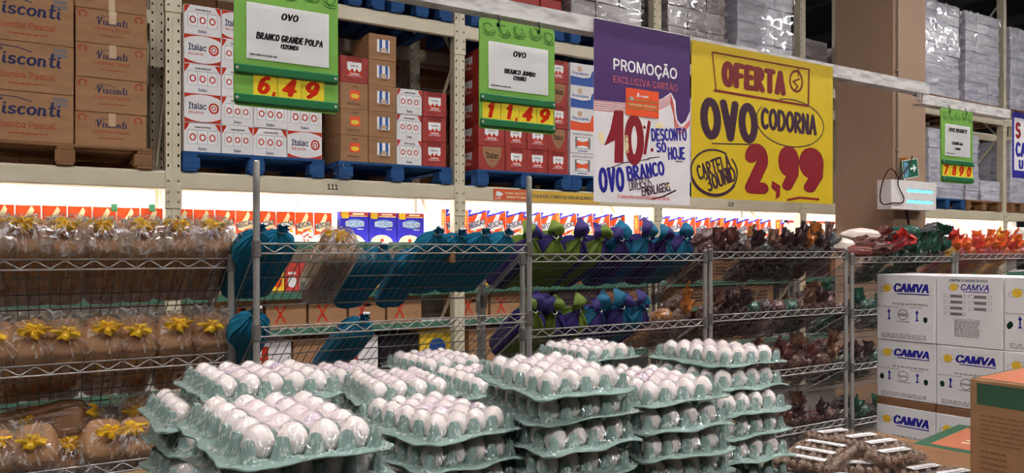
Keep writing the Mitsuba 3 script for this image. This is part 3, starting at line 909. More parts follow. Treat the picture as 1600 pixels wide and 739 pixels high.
pts = [[cxx + .03, YC - .06, 2.05], [cxx + .02, YC - .1, 1.98], [survey(1392, yl), yl - .01, zt + .1], [survey(1378, yl), yl + .02, zb + fh * .35], [survey(1390, yl), yl - .015, zb + fh * .18],
       [survey(1404, yl), yl - .02, zb + fh * .2], [survey(1409, yl), yl - .02, zb + fh * .4], [survey(1400, yl), yl - .02, zb + fh * .85], [survey(1410, yl), yl - .02, zt + .08], [survey(1420, yx), yx - .035, zt + .25]]
tt = np.linspace(0, len(pts) - 1, 50)
from scipy.interpolate import CubicSpline
cs = CubicSpline(range(len(pts)), pts)
cb_ = thing('power_cable', 'thin brown cable looping from the column over the insect lamp', 'cable')
put(cb_, tube(cs(tt), .006, 6), 'cable', smooth=True)

# ------------------------------------------------------------------ the hanging rail and its boards
YB = 2.1
rl = thing('sign_rail', 'white galvanised rail hung above the eggs, with boards and posters on it', 'rail')
def channel(L, h, d=.05):
    prof = Polygon([(0, 0), (d, 0), (d, .003), (.003, .003), (.003, h - .003), (d, h - .003), (d, h), (0, h)])
    m = trimesh.creation.extrude_polygon(prof, L, engine='earcut')
    m.apply_transform(np.array([[0, 0, 1, 0], [1, 0, 0, 0], [0, 1, 0, 0], [0, 0, 0, 1.0]]))
    return m
xs_, xe_ = survey(1446, YB), survey(1580, YB)
part(rl, 'rail_section', channel(xs_ + .03 + 1.6, .053), 'galv', tr(-1.6, YB, 2.345))
part(rl, 'rail_section', channel(xe_ - xs_ + .02, .047), 'galv', tr(xs_ - .02, YB + .002, 2.296))
for x in (-1.2,):
    part(rl, 'hanger_rod', rod([x, YB + .025, 2.39], [x, YB + .025, ZC], .005), 'chrome_dull')
part(rl, 'hanger_wire', rod([xe_ - .03, YB + .025, 2.34], [xe_ - .03, YB + .025, ZC], .002), 'chrome_dull')
for dx in (-.06, -.045, -.07):
    part(rl, 'tie_wire', tube([[xs_ + dx, YB - .003, 2.35], [xs_ + dx - .01, YB - .006, 2.31], [xs_ + dx + .012, YB - .004, 2.3], [xs_ + dx + .02, YB - .003, 2.345]], .0016, 5), 'chrome_dull')


def sheet_frame(x, z, y, deg=0.0):
    c, s = math.cos(math.radians(deg)), math.sin(math.radians(deg))
    return fr([x, y, z], [c, s, 0], [0, 0, 1])


def inked(parent, name, shape, m, F, lift=.0006):
    if name in ('smear', 'underline') and hasattr(shape, 'geoms'):
        for g_ in shape.geoms:
            part(parent, name, slab(g_, .0004), m, F @ tr(0, 0, lift))
        return None
    return part(parent, name, slab(shape, .0004), m, F @ tr(0, 0, lift))


def price_board(label, x, z, w, h, heading, line1, line2, digits, cut=False):
    k = thing('price_board', label, 'price board', 'green price boards on the rail')
    F = sheet_frame(x, z, YB - .006)
    holes = unary_union([disc(w * .24, h * .955, .007), disc(w * .78, h * .955, .007)])
    part(k, 'panel', moved(slab(rect(0, 0, w, h).buffer(-.012).buffer(.012).difference(holes), .006), (0, 0, -.006)), 'sign_green', F)
    # vine ornament along the top
    r = random.Random(4); orn = []
    for i in range(5):
        cx, cy = w * (.05 + .2 * i + r.uniform(-.01, .01)), h * (.93 + r.uniform(-.02, .02))
        orn.append(LineString(ell(cx + .015, cy, .017, .014, 20 + 40 * i, 330 + 40 * i)).buffer(.0009))
        orn.append(LineString(ell(cx + .02, cy - .012, .022, .012, 200, 400)).buffer(.0009))
        orn.append(LineString([(cx, cy + .012), (cx + .015, cy - .02), (cx + .04, cy - .012)]).buffer(.0009))
    inked(k, 'ornament', unary_union(orn).intersection(rect(.004, h * .84, w - .004, h - .004)), 'line_green', F)
    # card in its clear sleeve
    cx0, cx1, cy0, cy1 = w * .11, w * .905, h * .365, h * .795
    card = part(k, 'card', slab(rect(cx0, cy0, cx1, cy1), .0012), 'white_print', F @ tr(0, 0, .0004))
    CF = F @ tr(0, 0, .0018)
    cw, ch = cx1 - cx0, cy1 - cy0
    L = lambda a, b: (cx0 + a * cw, cy0 + b * ch)
    def word(s, a0, b0, a1, b1, wt=.2):
        p, q = L(a0, b0), L(a1, b1)
        return brush(s, p[0], p[1], q[0], q[1], wt, .18)
    g = [word(heading[0], *heading[1:])] + [word(line1[0], *line1[1:])] + ([word(line2[0], *line2[1:])] if line2 else [])
    part(card, 'lettering', slab(unary_union(g), .0004), 'black_print', CF)
    p, q = L(.04, .06), L(.36, .1)
    part(card, 'small_print', slab(lines(p[0], p[1], q[0], q[1], 1, .8, 2), .0004), 'midgrey_print', CF)
    # sleeve with a few buckles
    X, Y = np.meshgrid(np.linspace(cx0 - .004, cx1 + .004, 34), np.linspace(cy0 - .004, cy1 + .004, 24))
    Z = .004 + .004 * meshkit.fbm(np.stack([X * 16 + x * 9, Y * 22, X * 0], -1), 3, 5)
    part(k, 'clear_sleeve', grid_mesh(X, Y, Z), 'clear', F, smooth=True)
    # digits between the two rails
    for zz in (.245, .02):
        rr = part(k, 'digit_rail', moved(bx(w * 1.0, .024, .009, .003), (0, h * zz, 0)), 'rail_green', F)
        for sx in (.02, .965):
            part(rr, 'screw', moved(trimesh.creation.cylinder(.0042, .003, sections=10), (w * sx, h * zz + .012, .0095)), 'chrome', F)
    n = len(digits); d0 = .17 if n == 3 else .03
    dw = (1 - d0 - .02 - (.12 if n == 3 else 0)) / n
    for i, s in enumerate(digits):
        a = w * (d0 + dw * i)
        c_ = part(k, 'digit_card', slab(rect(a + .0008, h * .075, a + w * dw - .0008, h * .262), .0012), 'digit_yellow', F @ tr(0, 0, .0006 + .0007 * (i % 2)))
        b = slab(brush(s.strip(','), a + w * dw * .18, h * .1, a + w * dw * (.72 if ',' in s else .8), h * .24, .24 if len(s.strip(',')) == 1 and s != '1' else .26, .22), .0004)
        if s.strip(',') == '1':
            b = slab(brush('1', a + w * dw * .3, h * .1, a + w * dw * .66, h * .24, .26, .22), .0004)
        part(c_, 'digit', b, 'digit_red', F @ tr(0, 0, .0018 + .0007 * (i % 2)))
        if ',' in s:
            part(c_, 'comma', slab(LineString([(a + w * dw * .86, h * .115), (a + w * dw * .82, h * .085)]).buffer(.004), .0004), 'digit_red', F @ tr(0, 0, .0018 + .0007 * (i % 2)))
    for sx in (.24, .78):
        hk = tube([[w * sx, h * .955, .004], [w * sx, h * .955 + .012, .006], [w * sx, h + .004, 0.0], [w * sx, h + .012, -.002], [w * sx + .003, h + .018, -.006]], .0016, 6)
        part(k, 'hook', hk, 'black_print', F)
    return k


bz0, bz1 = 1.981, 2.327
price_board('green price board reading OVO BRANCO GRANDE POLPA 6,49', survey(365, YB), bz0, survey(527, YB) - survey(365, YB), bz1 - bz0, ('OVO', .41, .76, .62, .89), ('BRANCO GRANDE POLPA', .11, .36, .92, .49, .24), ('(12UND)', .4, .24, .62, .33, .24), ['6,', '4', '9'])
price_board('green price board reading OVO BRANCO JUMBO 11,49', survey(748, YB), bz0, survey(865, YB) - survey(748, YB), bz1 - bz0, ('OVO', .4, .74, .62, .87), ('BRANCO JUMBO', .25, .36, .78, .47, .24), ('(20UND)', .4, .24, .62, .34, .24), ['1', '1,', '4', '9'])
price_board('far small green price board reading OVO BRANCO 7890', survey(1469, YB), 1.93, survey(1518, YB) - survey(1469, YB), .36, ('OVO BRANCO', .14, .76, .86, .89, .2), ('3 BANDEJAS', .24, .36, .7, .46, .24), ('(20UND)', .38, .2, .6, .28, .22), ['7', '8', '9', '0'])


def poster(label, x0, x1, z0, z1, m, y, deg=0.0):
    k = thing('poster', label, 'poster', 'hand-lettered posters taped to the rail')
    F = sheet_frame(x0, z0, y, deg)
    w, h = x1 - x0, z1 - z0
    part(k, 'sheet', moved(slab(rect(0, 0, w, h), .0008), (0, 0, -.0008)), m, F)
    # clear packing tape along the top
    X, Y = np.meshgrid(np.linspace(-.012, w + .012, 70), np.linspace(h - .05, h + .012, 8))
    Z = .0012 + .004 * meshkit.fbm(np.stack([X * 26, Y * 40, X * 0 + x0], -1), 3, 6)
    part(k, 'clear_tape', grid_mesh(X, Y, Z), 'clear', F, smooth=True)
    return k, F, w, h


# yellow: OFERTA / OVO CODORNA / CARTELA 30UNID / 2,99
k, F, w, h = poster('big yellow poster reading OFERTA OVO CODORNA 2,99', survey(1079, YB), survey(1300, YB), 1.797, 2.384, 'poster_yellow', YB - .004)
U = lambda fx, fy: (fx * w, (1 - fy) * h)
def B(s, fx0, fy0, fx1, fy1, wt, **kw):
    p, q = U(fx0, fy1), U(fx1, fy0)
    return brush(s, p[0], p[1], q[0], q[1], wt, **kw)
def stroke(pts, t):
    return LineString([U(*p) for p in pts]).buffer(t)
inked(k, 'frame', unary_union([stroke([(.155, .3), (.13, .055), (.81, .05)], .003), stroke([(.81, .05), (.805, .31), (.145, .3)], .0045)]), 'ink_maroon', F)
inked(k, 'lettering', B('OFERTA', .19, .095, .635, .265, .27, nib=1.7), 'ink_maroon', F)
inked(k, 'clock', unary_union([LineString(ell(w * .712, h * .85, w * .046, h * .072)).buffer(.0045), stroke([(.735, .13), (.69, .155), (.725, .185), (.7, .215)], .0035), stroke([(.72, .05), (.735, .08), (.725, .11)], .0025)]), 'ink_maroon', F)
inked(k, 'lettering', B('OVO', .055, .35, .435, .62, .24, nib=1.35, slant=-.06), 'ink_dark', F)
inked(k, 'lettering', B('CODORNA', .455, .365, .87, .515, .21, nib=1.35), 'ink_dark', F)
inked(k, 'oval', unary_union([LineString(ell(w * .675, h * .552, w * .25, h * .165, 150, 470, 60)).buffer(.002), stroke([(.13, .645), (.39, .625)], .002)]), 'ink_dark', F)
inked(k, 'price', unary_union([B('2', .345, .615, .51, .955, .3, nib=1.7), B('9', .58, .61, .735, .92, .3, nib=1.7), B('9', .735, .605, .925, .925, .3, nib=1.7), Polygon([U(.535, .86), U(.595, .89), U(.59, .965), U(.56, .985), U(.565, .935), U(.53, .905)])]), 'ink_red', F)
inked(k, 'underline', stroke([(.65, .985), (.74, .965), (.885, .97)], .0045), 'ink_red', F)
inked(k, 'circle', unary_union([LineString(ell(w * .145, h * .17, w * .148, h * .145, 60, 400, 50)).buffer(.0035), LineString(ell(w * .145, h * .168, w * .148, h * .147, 200, 330, 30)).buffer(.006)]), 'ink_dark', F)
inked(k, 'lettering', unary_union([B('CARTELA', .03, .745, .25, .845, .17, turn=19, nib=1.3), B('30UNID', .09, .82, .285, .92, .17, turn=19, nib=1.3)]), 'ink_dark', F)

# purple and white: PROMOÇÃO EXCLUSIVA CARTÃO / 10% DESCONTO SÓ HOJE / OVO BRANCO DIVERSOS EMBALAGENS
k, F, w, h = poster('purple and white poster reading PROMOÇÃO EXCLUSIVA CARTÃO 10%', survey(926, YB), survey(1076, YB), 1.766, 2.392, 'poster_white', YB - .006)
top = Polygon([U(0, 0), U(1, 0), U(1, .44), U(.955, .5), U(.9, .525), U(.86, .5), U(.845, .45), U(.84, .39), U(.79, .345), U(.7, .385), U(.58, .42), U(.3, .44), U(0, .445)])
inked(k, 'purple_field', top, 'poster_purple', F, .0002)
rib = [stroke([(.0, .45 + o), (.3, .448 + o), (.58, .43 + o), (.7, .395 + o), (.785, .36 + o), (.82, .42 + o * 1.1), (.83, .49 + o), (.87, .535 + o), (.92, .545 + o * .7), (1, .49 + o * .6)], .0012) for o in np.arange(0, .06, .012)]
inked(k, 'ribbon', unary_union(rib).intersection(rect(0, 0, w, h)), 'ink_pink', F, .0005)
p, q = U(.19, .268), U(.855, .197)
part(k, 'lettering', typed('PROMOÇÃO', p[0], p[1] - .008, q[0], q[1] + .008, depth=.0005), 'white_print', F @ tr(0, 0, .0006))
p, q = U(.19, .335), U(.86, .285)
part(k, 'lettering', typed('EXCLUSIVA CARTÃO', p[0], p[1], q[0], q[1], bold=False, depth=.0005), 'ink_pink', F @ tr(0, 0, .0006))
p, q = U(.32, .5), U(.645, .36)
cd_ = inked(k, 'card_picture', rect(p[0], p[1], q[0], q[1]).buffer(.004), 'orange_print', F, .0018)
CF = F @ tr(0, 0, .0024)
part(cd_, 'stripe', slab(unary_union([rect(p[0], p[1] + .02 + .014 * i, q[0], p[1] + .026 + .014 * i) for i in range(3)]), .0003), 'foil_amber', CF)
part(cd_, 'logo', cat([typed('A', p[0] + .045, q[1] - .026, p[0] + .06, q[1] - .008, depth=.0004), typed('tacadão', p[0] + .064, q[1] - .024, p[0] + .1, q[1] - .015, depth=.0004)]), 'white_print', CF)
part(cd_, 'number', typed('9876 0321 1234 9876', p[0] + .012, p[1] + .03, q[0] - .01, p[1] + .038, depth=.0004), 'cream_print', CF @ tr(0, 0, .0004))
part(cd_, 'chip', slab(rect(p[0] + .014, p[1] + .05, p[0] + .03, p[1] + .062), .0004), 'grey_print', CF @ tr(0, 0, .0004))
def sm(a, b, c, d):
    return rect(*U(a, d), *U(c, b))
inked(k, 'smear', unary_union([affinity.rotate(sm(.05, .62, .1, .68), 12), affinity.rotate(sm(.62, .53, .7, .57), 8), affinity.rotate(sm(.3, .62, .34, .72), 4), affinity.rotate(sm(.72, .885, .78, .9), 8)]), 'cream_print', F)
inked(k, 'number', unary_union([Polygon([U(.2, .49), U(.29, .487), U(.29, .775), U(.2, .78), U(.205, .655), U(.1, .69), U(.16, .6)]), B('0', .3, .5, .5, .785, .26, nib=1.1)]), 'ink_red', F)
inked(k, 'percent', unary_union([stroke([(.555, .535), (.51, .71)], .007), Point(*U(.505, .565)).buffer(.006), Point(*U(.585, .69)).buffer(.007)]), 'ink_red', F)
inked(k, 'lettering', unary_union([B('DESCONTO', .575, .555, .965, .63, .19, turn=5), B('SO', .63, .64, .74, .7, .2, turn=4), stroke([(.70, .635), (.715, .62)], .003), B('HOJE', .755, .66, .945, .735, .2, turn=4)]), 'ink_blue', F, .0008)
inked(k, 'lettering', B('OVO', .045, .805, .3, .945, .24, turn=4, nib=1.3), 'ink_blue', F)
inked(k, 'lettering', B('BRANCO', .32, .77, .72, .855, .2, turn=10), 'ink_blue', F)
inked(k, 'lettering', unary_union([B('DIVERSOS', .345, .855, .58, .92, .12, turn=9), B('EMBALAGENS.', .475, .885, .79, .94, .16, turn=10)]), 'ink_dark', F)
inked(k, 'underline', unary_union([stroke([(.12, .82), (.3, .775), (.55, .745)], .0015), stroke([(.58, .972), (.7, .955), (.84, .915)], .003), stroke([(.54, .74), (.66, .727)], .0015), stroke([(.84, .745), (.92, .742)], .0015)]), 'ink_dark', F)
p, q = U(.23, .975), U(.78, .952)
part(k, 'small_lettering', typed('O desconto será creditado na fatura.', p[0], p[1], q[0], q[1], bold=False, depth=.0005), 'ink_pink', F @ tr(0, 0, .0006))

# the far poster, of which only the edge is in the frame
k, F, w, h = poster('blue-bordered white poster cut by the frame edge', survey(1580, YB), survey(1580, YB) + .45, 1.985, 2.335, 'poster_white', YB - .004)
inked(k, 'border', rect(0, 0, w, h).difference(rect(.02, .04, w - .02, h - .03)), 'ink_blue', F)
inked(k, 'lettering', B('S', .075, .15, .2, .4, .24), 'ink_red', F)
inked(k, 'lettering', B('CA', .075, .45, .32, .68, .24), 'ink_blue', F)
inked(k, 'lettering', B('U', .15, .72, .26, .86, .24), 'ink_blue', F)

# ------------------------------------------------------------------ goods on the lit shelf
def free(x, w):
    """x, moved past a rack frame that would stand inside the box."""
    for u in UP:
        if x - .025 < u < x + w + .025:
            return u + .026
    return x


@memo
def cereal_print(w, h, kind):
    F_ = rect(.002, .002, w - .002, h - .002)
    top = Polygon([(0, h), (w, h), (w, h * .5), (w * .55, h * .32), (0, h * .22)]).intersection(F_)
    stripe = unary_union([Polygon([(w * .12, h * .4), (w * .62, h * .98), (w * .74, h * .86), (w * .4, h * .34)]), affinity.rotate(rect(w * .1, h * .42, w * .92, h * .66), 12)]).intersection(F_)
    r = random.Random(3)
    balls = unary_union([disc(w * r.uniform(.35, .9), h * r.uniform(.04, .3), w * .05) for _ in range(14)]).intersection(F_)
    lg = moved(typed('NESCAU', 0, 0, w * .86, h * .17), rot([0, 0, 1], 17), (w * .1, h * .42, .0022))
    p = [('colour_field', slab(top), 'orange_print'), ('stripe', moved(slab(stripe), (0, 0, .0007)), 'cream_print' if kind == 'a' else 'white_print'), ('logo', lg, 'navy_print'), ('cereal', moved(slab(balls), (0, 0, .0007)), 'brick_print'),
         ('emblem', moved(slab(disc(w * .82, h * .36, w * .1, w * .07)), (0, 0, .0007)), 'yellow_print')]
    if kind == 'b':
        p += [('top_band', moved(slab(Polygon([(0, h), (w, h), (w, h * .97), (w * .75, h * .9), (w * .4, h * .86), (0, h * .78)]).intersection(F_)), (0, 0, .0009)), 'indigo_print'),
              ('slogan', moved(slab(Polygon([(w * .05, h * .85), (w * .6, h * .93), (w * .85, h * .99), (w * .2, h * .985)]).intersection(F_)), (0, 0, .0014)), 'white_print')]
    return tuple(p)


@memo
def cereal_side(d, h):
    return (('colour_field', slab(rect(.002, h * .3, d - .002, h - .002)), 'orange_print'), ('weight', moved(slab(lines(d * .3, h * .5, d * .7, h * .9, 5, .7, 4)), (0, 0, .0007)), 'yellow_print'), ('band', slab(rect(.002, .002, d - .002, h * .28)), 'indigo_print'))


@memo
def flakes_print(w, h):
    F_ = rect(.002, .002, w - .002, h - .002)
    bowl = Polygon(ell(w * .45, 0, w * .4, h * .26)).intersection(F_)
    return (('top_band', slab(rect(.002, h * .84, w - .002, h - .002)), 'card_red'), ('patch', moved(slab(rect(w * .06, h * .78, w * .3, h - .003)), (0, 0, .0008)), 'yellow_print'), ('slogan', moved(slab(unary_union([rect(w * .44, h * .9, w * .84, h * .96), rect(w * .34, h * .85, w * .96, h * .875)])), (0, 0, .0008)), 'cream_print'),
            ('glow', slab(disc(w * .52, h * .62, w * .34, h * .14)), 'lightblue_print'), ('logo', moved(typed('SUCRILHOS', w * .2, h * .52, w * .84, h * .7), (0, 0, .0008)), 'white_print'), ('bowl', moved(slab(bowl), (0, 0, .0008)), 'cream_print'),
            ('fruit', moved(slab(disc(w * .46, h * .07, w * .07, h * .06)), (0, 0, .0015)), 'red_print'), ('small_print', slab(lines(w * .6, h * .42, w * .84, h * .47, 1, .7, 3)), 'white_print'))


SZ, YS = 1.667, 6.32
xa, n_ = survey(-20, YS), 0
while xa < survey(505, YS):
    xa = free(xa, .157)
    carton('cereal_box', f'orange and white cereal box on the lit shelf, {firsts[n_]} from the frame edge', 'cereal box', 'orange cereal boxes on the lit shelf', xa + .003, YS + R.uniform(0, .02), SZ, .152, .055, .25, 'white_print', cereal_print(.152, .25, 'a'), deg=R.uniform(-2, 2))
    xa += .157; n_ += 1
xa = survey(531, YS)
for i in range(3):
    carton('flakes_box', ['blue flakes box with a red top, beside the orange cereal boxes', 'blue flakes box with a red top, middle of three', 'blue flakes box with a red top, nearest the gap before the post'][i], 'cereal box', 'blue flakes boxes on the lit shelf', xa + i * .262, YS, SZ, .255, .07, .262, 'indigo_print', flakes_print(.255, .262),
           (('stripe', slab(rect(.01, .02, .06, .2)), 'navy_print'),) if i == 0 else ())
xa, n_ = survey(693, YS), 0
while xa < survey(1228, YS):
    xa = free(xa, .235)
    t = n_ % 5 == 0
    carton('large_cereal_box', f'large orange cereal box with a purple top, {firsts[n_]} after the shelf gap', 'cereal box', 'large cereal boxes on the lit shelf', xa + .003, YS + R.uniform(0, .03), SZ, .2, .075, .312, 'white_print', cereal_print(.2, .312, 'b'), cereal_side(.075, .312), deg=7 if t else R.uniform(-2, 3))
    xa += .228 if t else .206; n_ += 1
jar = trimesh.creation.revolve(np.array([[0, 0], [.034, 0], [.037, .01], [.037, .09], [.026, .11], [.026, .125], [0, .125]]), sections=14)
jl = trimesh.creation.cylinder(.03, .03, sections=14); jl.apply_translation((0, 0, .135))
xa = survey(1231, YS)
for i in range(12):
    for q in range(2):
        k = thing('spread_jar', 'small white jar with a dark lid on the lit shelf beside the brown column', 'jar', 'small jars on the lit shelf')
        part(k, 'glass', jar, 'white_print', tr(xa + .09 * i, YS + .04, SZ + q * .155), 30)
        part(k, 'lid', jl, 'brick_print' if i % 3 else 'black_print', tr(xa + .09 * i, YS + .04, SZ + q * .155), 30)
xa = survey(1478, YS)
for i in range(5):
    carton('orange_carton', f'orange carton on the lit shelf beyond the column, {firsts[i]} from the column', 'carton', 'orange cartons beyond the column', xa + i * .135, YS, SZ, .13, .08, .13, 'orange_print', (('panel', slab(rect(.02, .02, .11, .09)), 'cream_print'),))
# the shelves below, seen through the wire racks
for i in range(20):
    x = 1.3 + i * .112
    if free(x, .11) != x:
        continue
    if 7 <= i <= 7:
        continue
    red = i in (3, 4, 12)
    carton('powder_box', f'{"red" if red else "yellow"} box on the second lit shelf, {firsts[i]} along', 'box', 'small boxes on the second lit shelf', x, 6.16 + R.uniform(0, .02), 1.267, .106, .06, .2 if not red else .24, 'foil_red' if red else 'yellow_print',
           (('panel', slab(disc(.053, .08, .035, .045)), 'white_print' if red else 'orange_print'), ('small_print', slab(lines(.02, .14, .085, .165, 1, .8, 3)), 'white_print' if red else 'navy_print')), deg=R.uniform(-2, 2))
cross = lambda w, h: slab(unary_union([LineString([(w * .25, h * .2), (w * .5, h * .8)]), LineString([(w * .25, h * .8), (w * .5, h * .2)])]).buffer(.008))
cr = cross(.3, .22)
for i in range(9):
    x = 1.15 + i * .34
    if free(x, .32) != x:
        continue
    carton('shelf_carton', f'tan carton with a red cross on the third lit shelf, {firsts[i]} along', 'carton', 'tan cartons on the third lit shelf', x, 6.18 + R.uniform(0, .03), .977, .32, .3, .23, 'card', (('cross_mark', cr, 'red_print'), ('handle_slot', slab(disc(.16, .16, .035, .012)), 'black_print')) if i % 3 == 0 else (('cross_mark', cr, 'red_print'),))
for i, (m, lab) in enumerate((('white_card', 'white and red'), ('card', 'tan'), ('white_card', 'white and red'), ('black_print', 'black'), ('yellow_print', 'yellow and blue'), ('card', 'tan'), ('black_print', 'black'), ('yellow_print', 'yellow and blue'))):
    carton('lower_carton', f'{lab} carton on the lowest lit shelf, {firsts[i]} along', 'carton', 'cartons on the lowest lit shelf', 1.34 + i * .37 + (.12 if i > 4 else 0), 6.2, .577, .35, .3, .3, m,
           (('red_field', slab(unary_union([rect(.03, .08, .08, .26), rect(.08, .15, .12, .18), rect(.12, .08, .17, .26)])), 'red_print'),) if m == 'white_card' else (('blue_disc', slab(disc(.17, .16, .08)), 'blue_print'),) if m == 'yellow_print' else ())

r_ = random.Random(21)
for j, (z, nm, hh) in enumerate(((.577, 'lowest', .3), (.977, 'third', .22), (1.267, 'second', .3))):
    for i in range(15):
        x = 4.25 + i * .52
        if free(x, .5) != x:
            continue
        carton('storage_carton', f'{["dark brown", "dark grey"][(i + j) % 2]} carton on the {nm} lit shelf behind the farther racks, {firsts[i]} along', 'carton', f'cartons on the {nm} lit shelf behind the farther racks', x, 6.14 + r_.uniform(0, .03), z, .5, .35, hh, ['card_dark', 'foil_dark'][(i + j) % 2], (('small_print', slab(lines(.08, .06, .4, .16, 3, .5, i)), 'black_print'),))

# ------------------------------------------------------------------ wire racks with decks that slope down to the back
TH = math.radians(31)
DL = .5                       # length of a deck along its slope
DC, DS_ = math.cos(TH), math.sin(TH)
def deck(x, Yf, zf):
    return fr([x, Yf, zf], [1, 0, 0], [0, DC, -DS_])


def shelf_parts(W, pitch=.088, wires=.034):
    frame = cat([rod([0, 0, 0], [W, 0, 0], .0032), rod([0, 0, -.036], [W, 0, -.036], .0034), rod([0, DL * DC, -DL * DS_], [W, DL * DC, -DL * DS_], .0034),
                 rod([.004, 0, 0], [.004, DL * DC, -DL * DS_], .0034), rod([W - .004, 0, 0], [W - .004, DL * DC, -DL * DS_], .0034)])
    n = int(W / pitch) * 2
    pts = [[.02 + (W - .04) * i / n, 0, -.004 if i % 2 == 0 else -.033] for i in range(n + 1)]
    sm_ = []
    for a, b in zip(pts[:-1], pts[1:]):
        sm_ += [np.array(a) + (np.array(b) - a) * t for t in (.12, .88)]
    truss = tube(sm_, .0026, 5)
    cr_ = cat([rod([0, DL * DC * t, -DL * DS_ * t - .004], [W, DL * DC * t, -DL * DS_ * t - .004], .0026, 5) for t in (.26, .5, .74)])
    k = int(W / wires)
    wr = cat([rod([W * (i + .5) / k, 0, .001], [W * (i + .5) / k, DL * DC, -DL * DS_ + .001], .0019, 4) for i in range(k)])
    return frame, truss, cr_, wr


SPARTS = {}
def wire_rack(label, xa, xb, Yf, zs, top):
    k = thing('wire_rack', label, 'wire rack')
    W = xb - xa
    key = round(W, 3)
    if key not in SPARTS:
        SPARTS[key] = shelf_parts(W)
    frame, truss, cr_, wr = SPARTS[key]
    pm = trimesh.creation.revolve(np.array([[0, 0], [.0127, 0], [.0127, top - .006], [.009, top], [0, top]]), sections=12)
    pb = trimesh.creation.revolve(np.array([[0, 0], [.0127, 0], [.0127, 1.45], [.009, 1.456], [0, 1.456]]), sections=12)
    sl = trimesh.creation.revolve(np.array([[.0129, -.05], [.0185, -.048], [.0165, .012], [.0129, .014]]), sections=12)
    for px_ in (0, W):
        for py_, dz in ((0.004, 0), (DL * DC, -DL * DS_)):
            p = part(k, 'post', pm if dz == 0 else pb, 'chrome', tr(xa + px_, Yf + py_, 0), 40)
            for z in zs:
                part(p, 'sleeve', sl, 'chrome_dull', tr(xa + px_, Yf + py_, z + dz), 40)
    for z in zs:
        s = part(k, 'shelf', frame, 'chrome', tr(xa, Yf, z))
        part(s, 'zigzag_wire', truss, 'chrome', tr(xa, Yf, z), True)
        part(s, 'cross_wire', cr_, 'chrome_dull', tr(xa, Yf, z), kind='stuff')
        part(s, 'deck_wire', wr, 'chrome_dull', tr(xa, Yf, z), kind='stuff')
    return k


RK = [('chrome wire rack full of bagged bread at the frame edge', -.585, .615, 3.1, (1.568, 1.205, .838, .47), 1.585),
      ('tall chrome wire rack with teal cloth bags, nearly empty', .667, 1.862, 2.91, (1.624, 1.315, 1.0), 1.932),
      ('chrome wire rack with green, purple and teal cloth sacks', 1.945, 3.147, 3.1, (1.58, 1.217, .86, .5), 1.602),
      ('chrome wire rack full of dark foil-wrapped eggs', 3.19, 4.398, 3.1, (1.59, 1.235, .88, .52), 1.61),
      ('chrome wire rack behind the white egg cartons', 4.462, 5.638, 3.1, (1.555, 1.21, .86, .5), 1.585),
      ('chrome wire rack with orange wrapped eggs at the frame edge', 5.685, 6.9, 3.1, (1.57, 1.21, .86, .5), 1.585)]
for r_ in RK:
    wire_rack(*r_)


# ------------------------------------------------------------------ bread
def superring(y, w, h, n=36, p=.62, flat=.75, s=1.0, wave=0.0, nw=9, ph=0.0, dz=0.0, dx=0.0):
    a = np.arange(n) * 2 * PI / n
    rr = 1 + wave * np.sin(nw * a + ph) + .5 * wave * np.sin((2 * nw + 1) * a + ph * 2)
    c, q = np.cos(a), np.sin(a)
    x = w / 2 * np.sign(c) * np.abs(c) ** p * s * rr
    z = h / 2 * np.sign(q) * np.abs(q) ** np.where(q > 0, p * 1.15, p * .6) * s * rr
    return np.stack([x + dx, np.full(n, y), z + h / 2 + dz], 1)


def loaf_mesh(w, h, L, seed):
    ys = [0, .004, .018, .05] + list(np.linspace(.08, L - .05, 6)) + [L - .02, L - .005, L]
    ss = [.5, .78, .93, 1] + [1.0] * 6 + [.97, .9, .8]
    m = rings_mesh([superring(y, w, h, 36, s=s, dz=(1 - s) * h * .1) for y, s in zip(ys, ss)][::-1])
    return crumple(m, .0035, 26, seed)


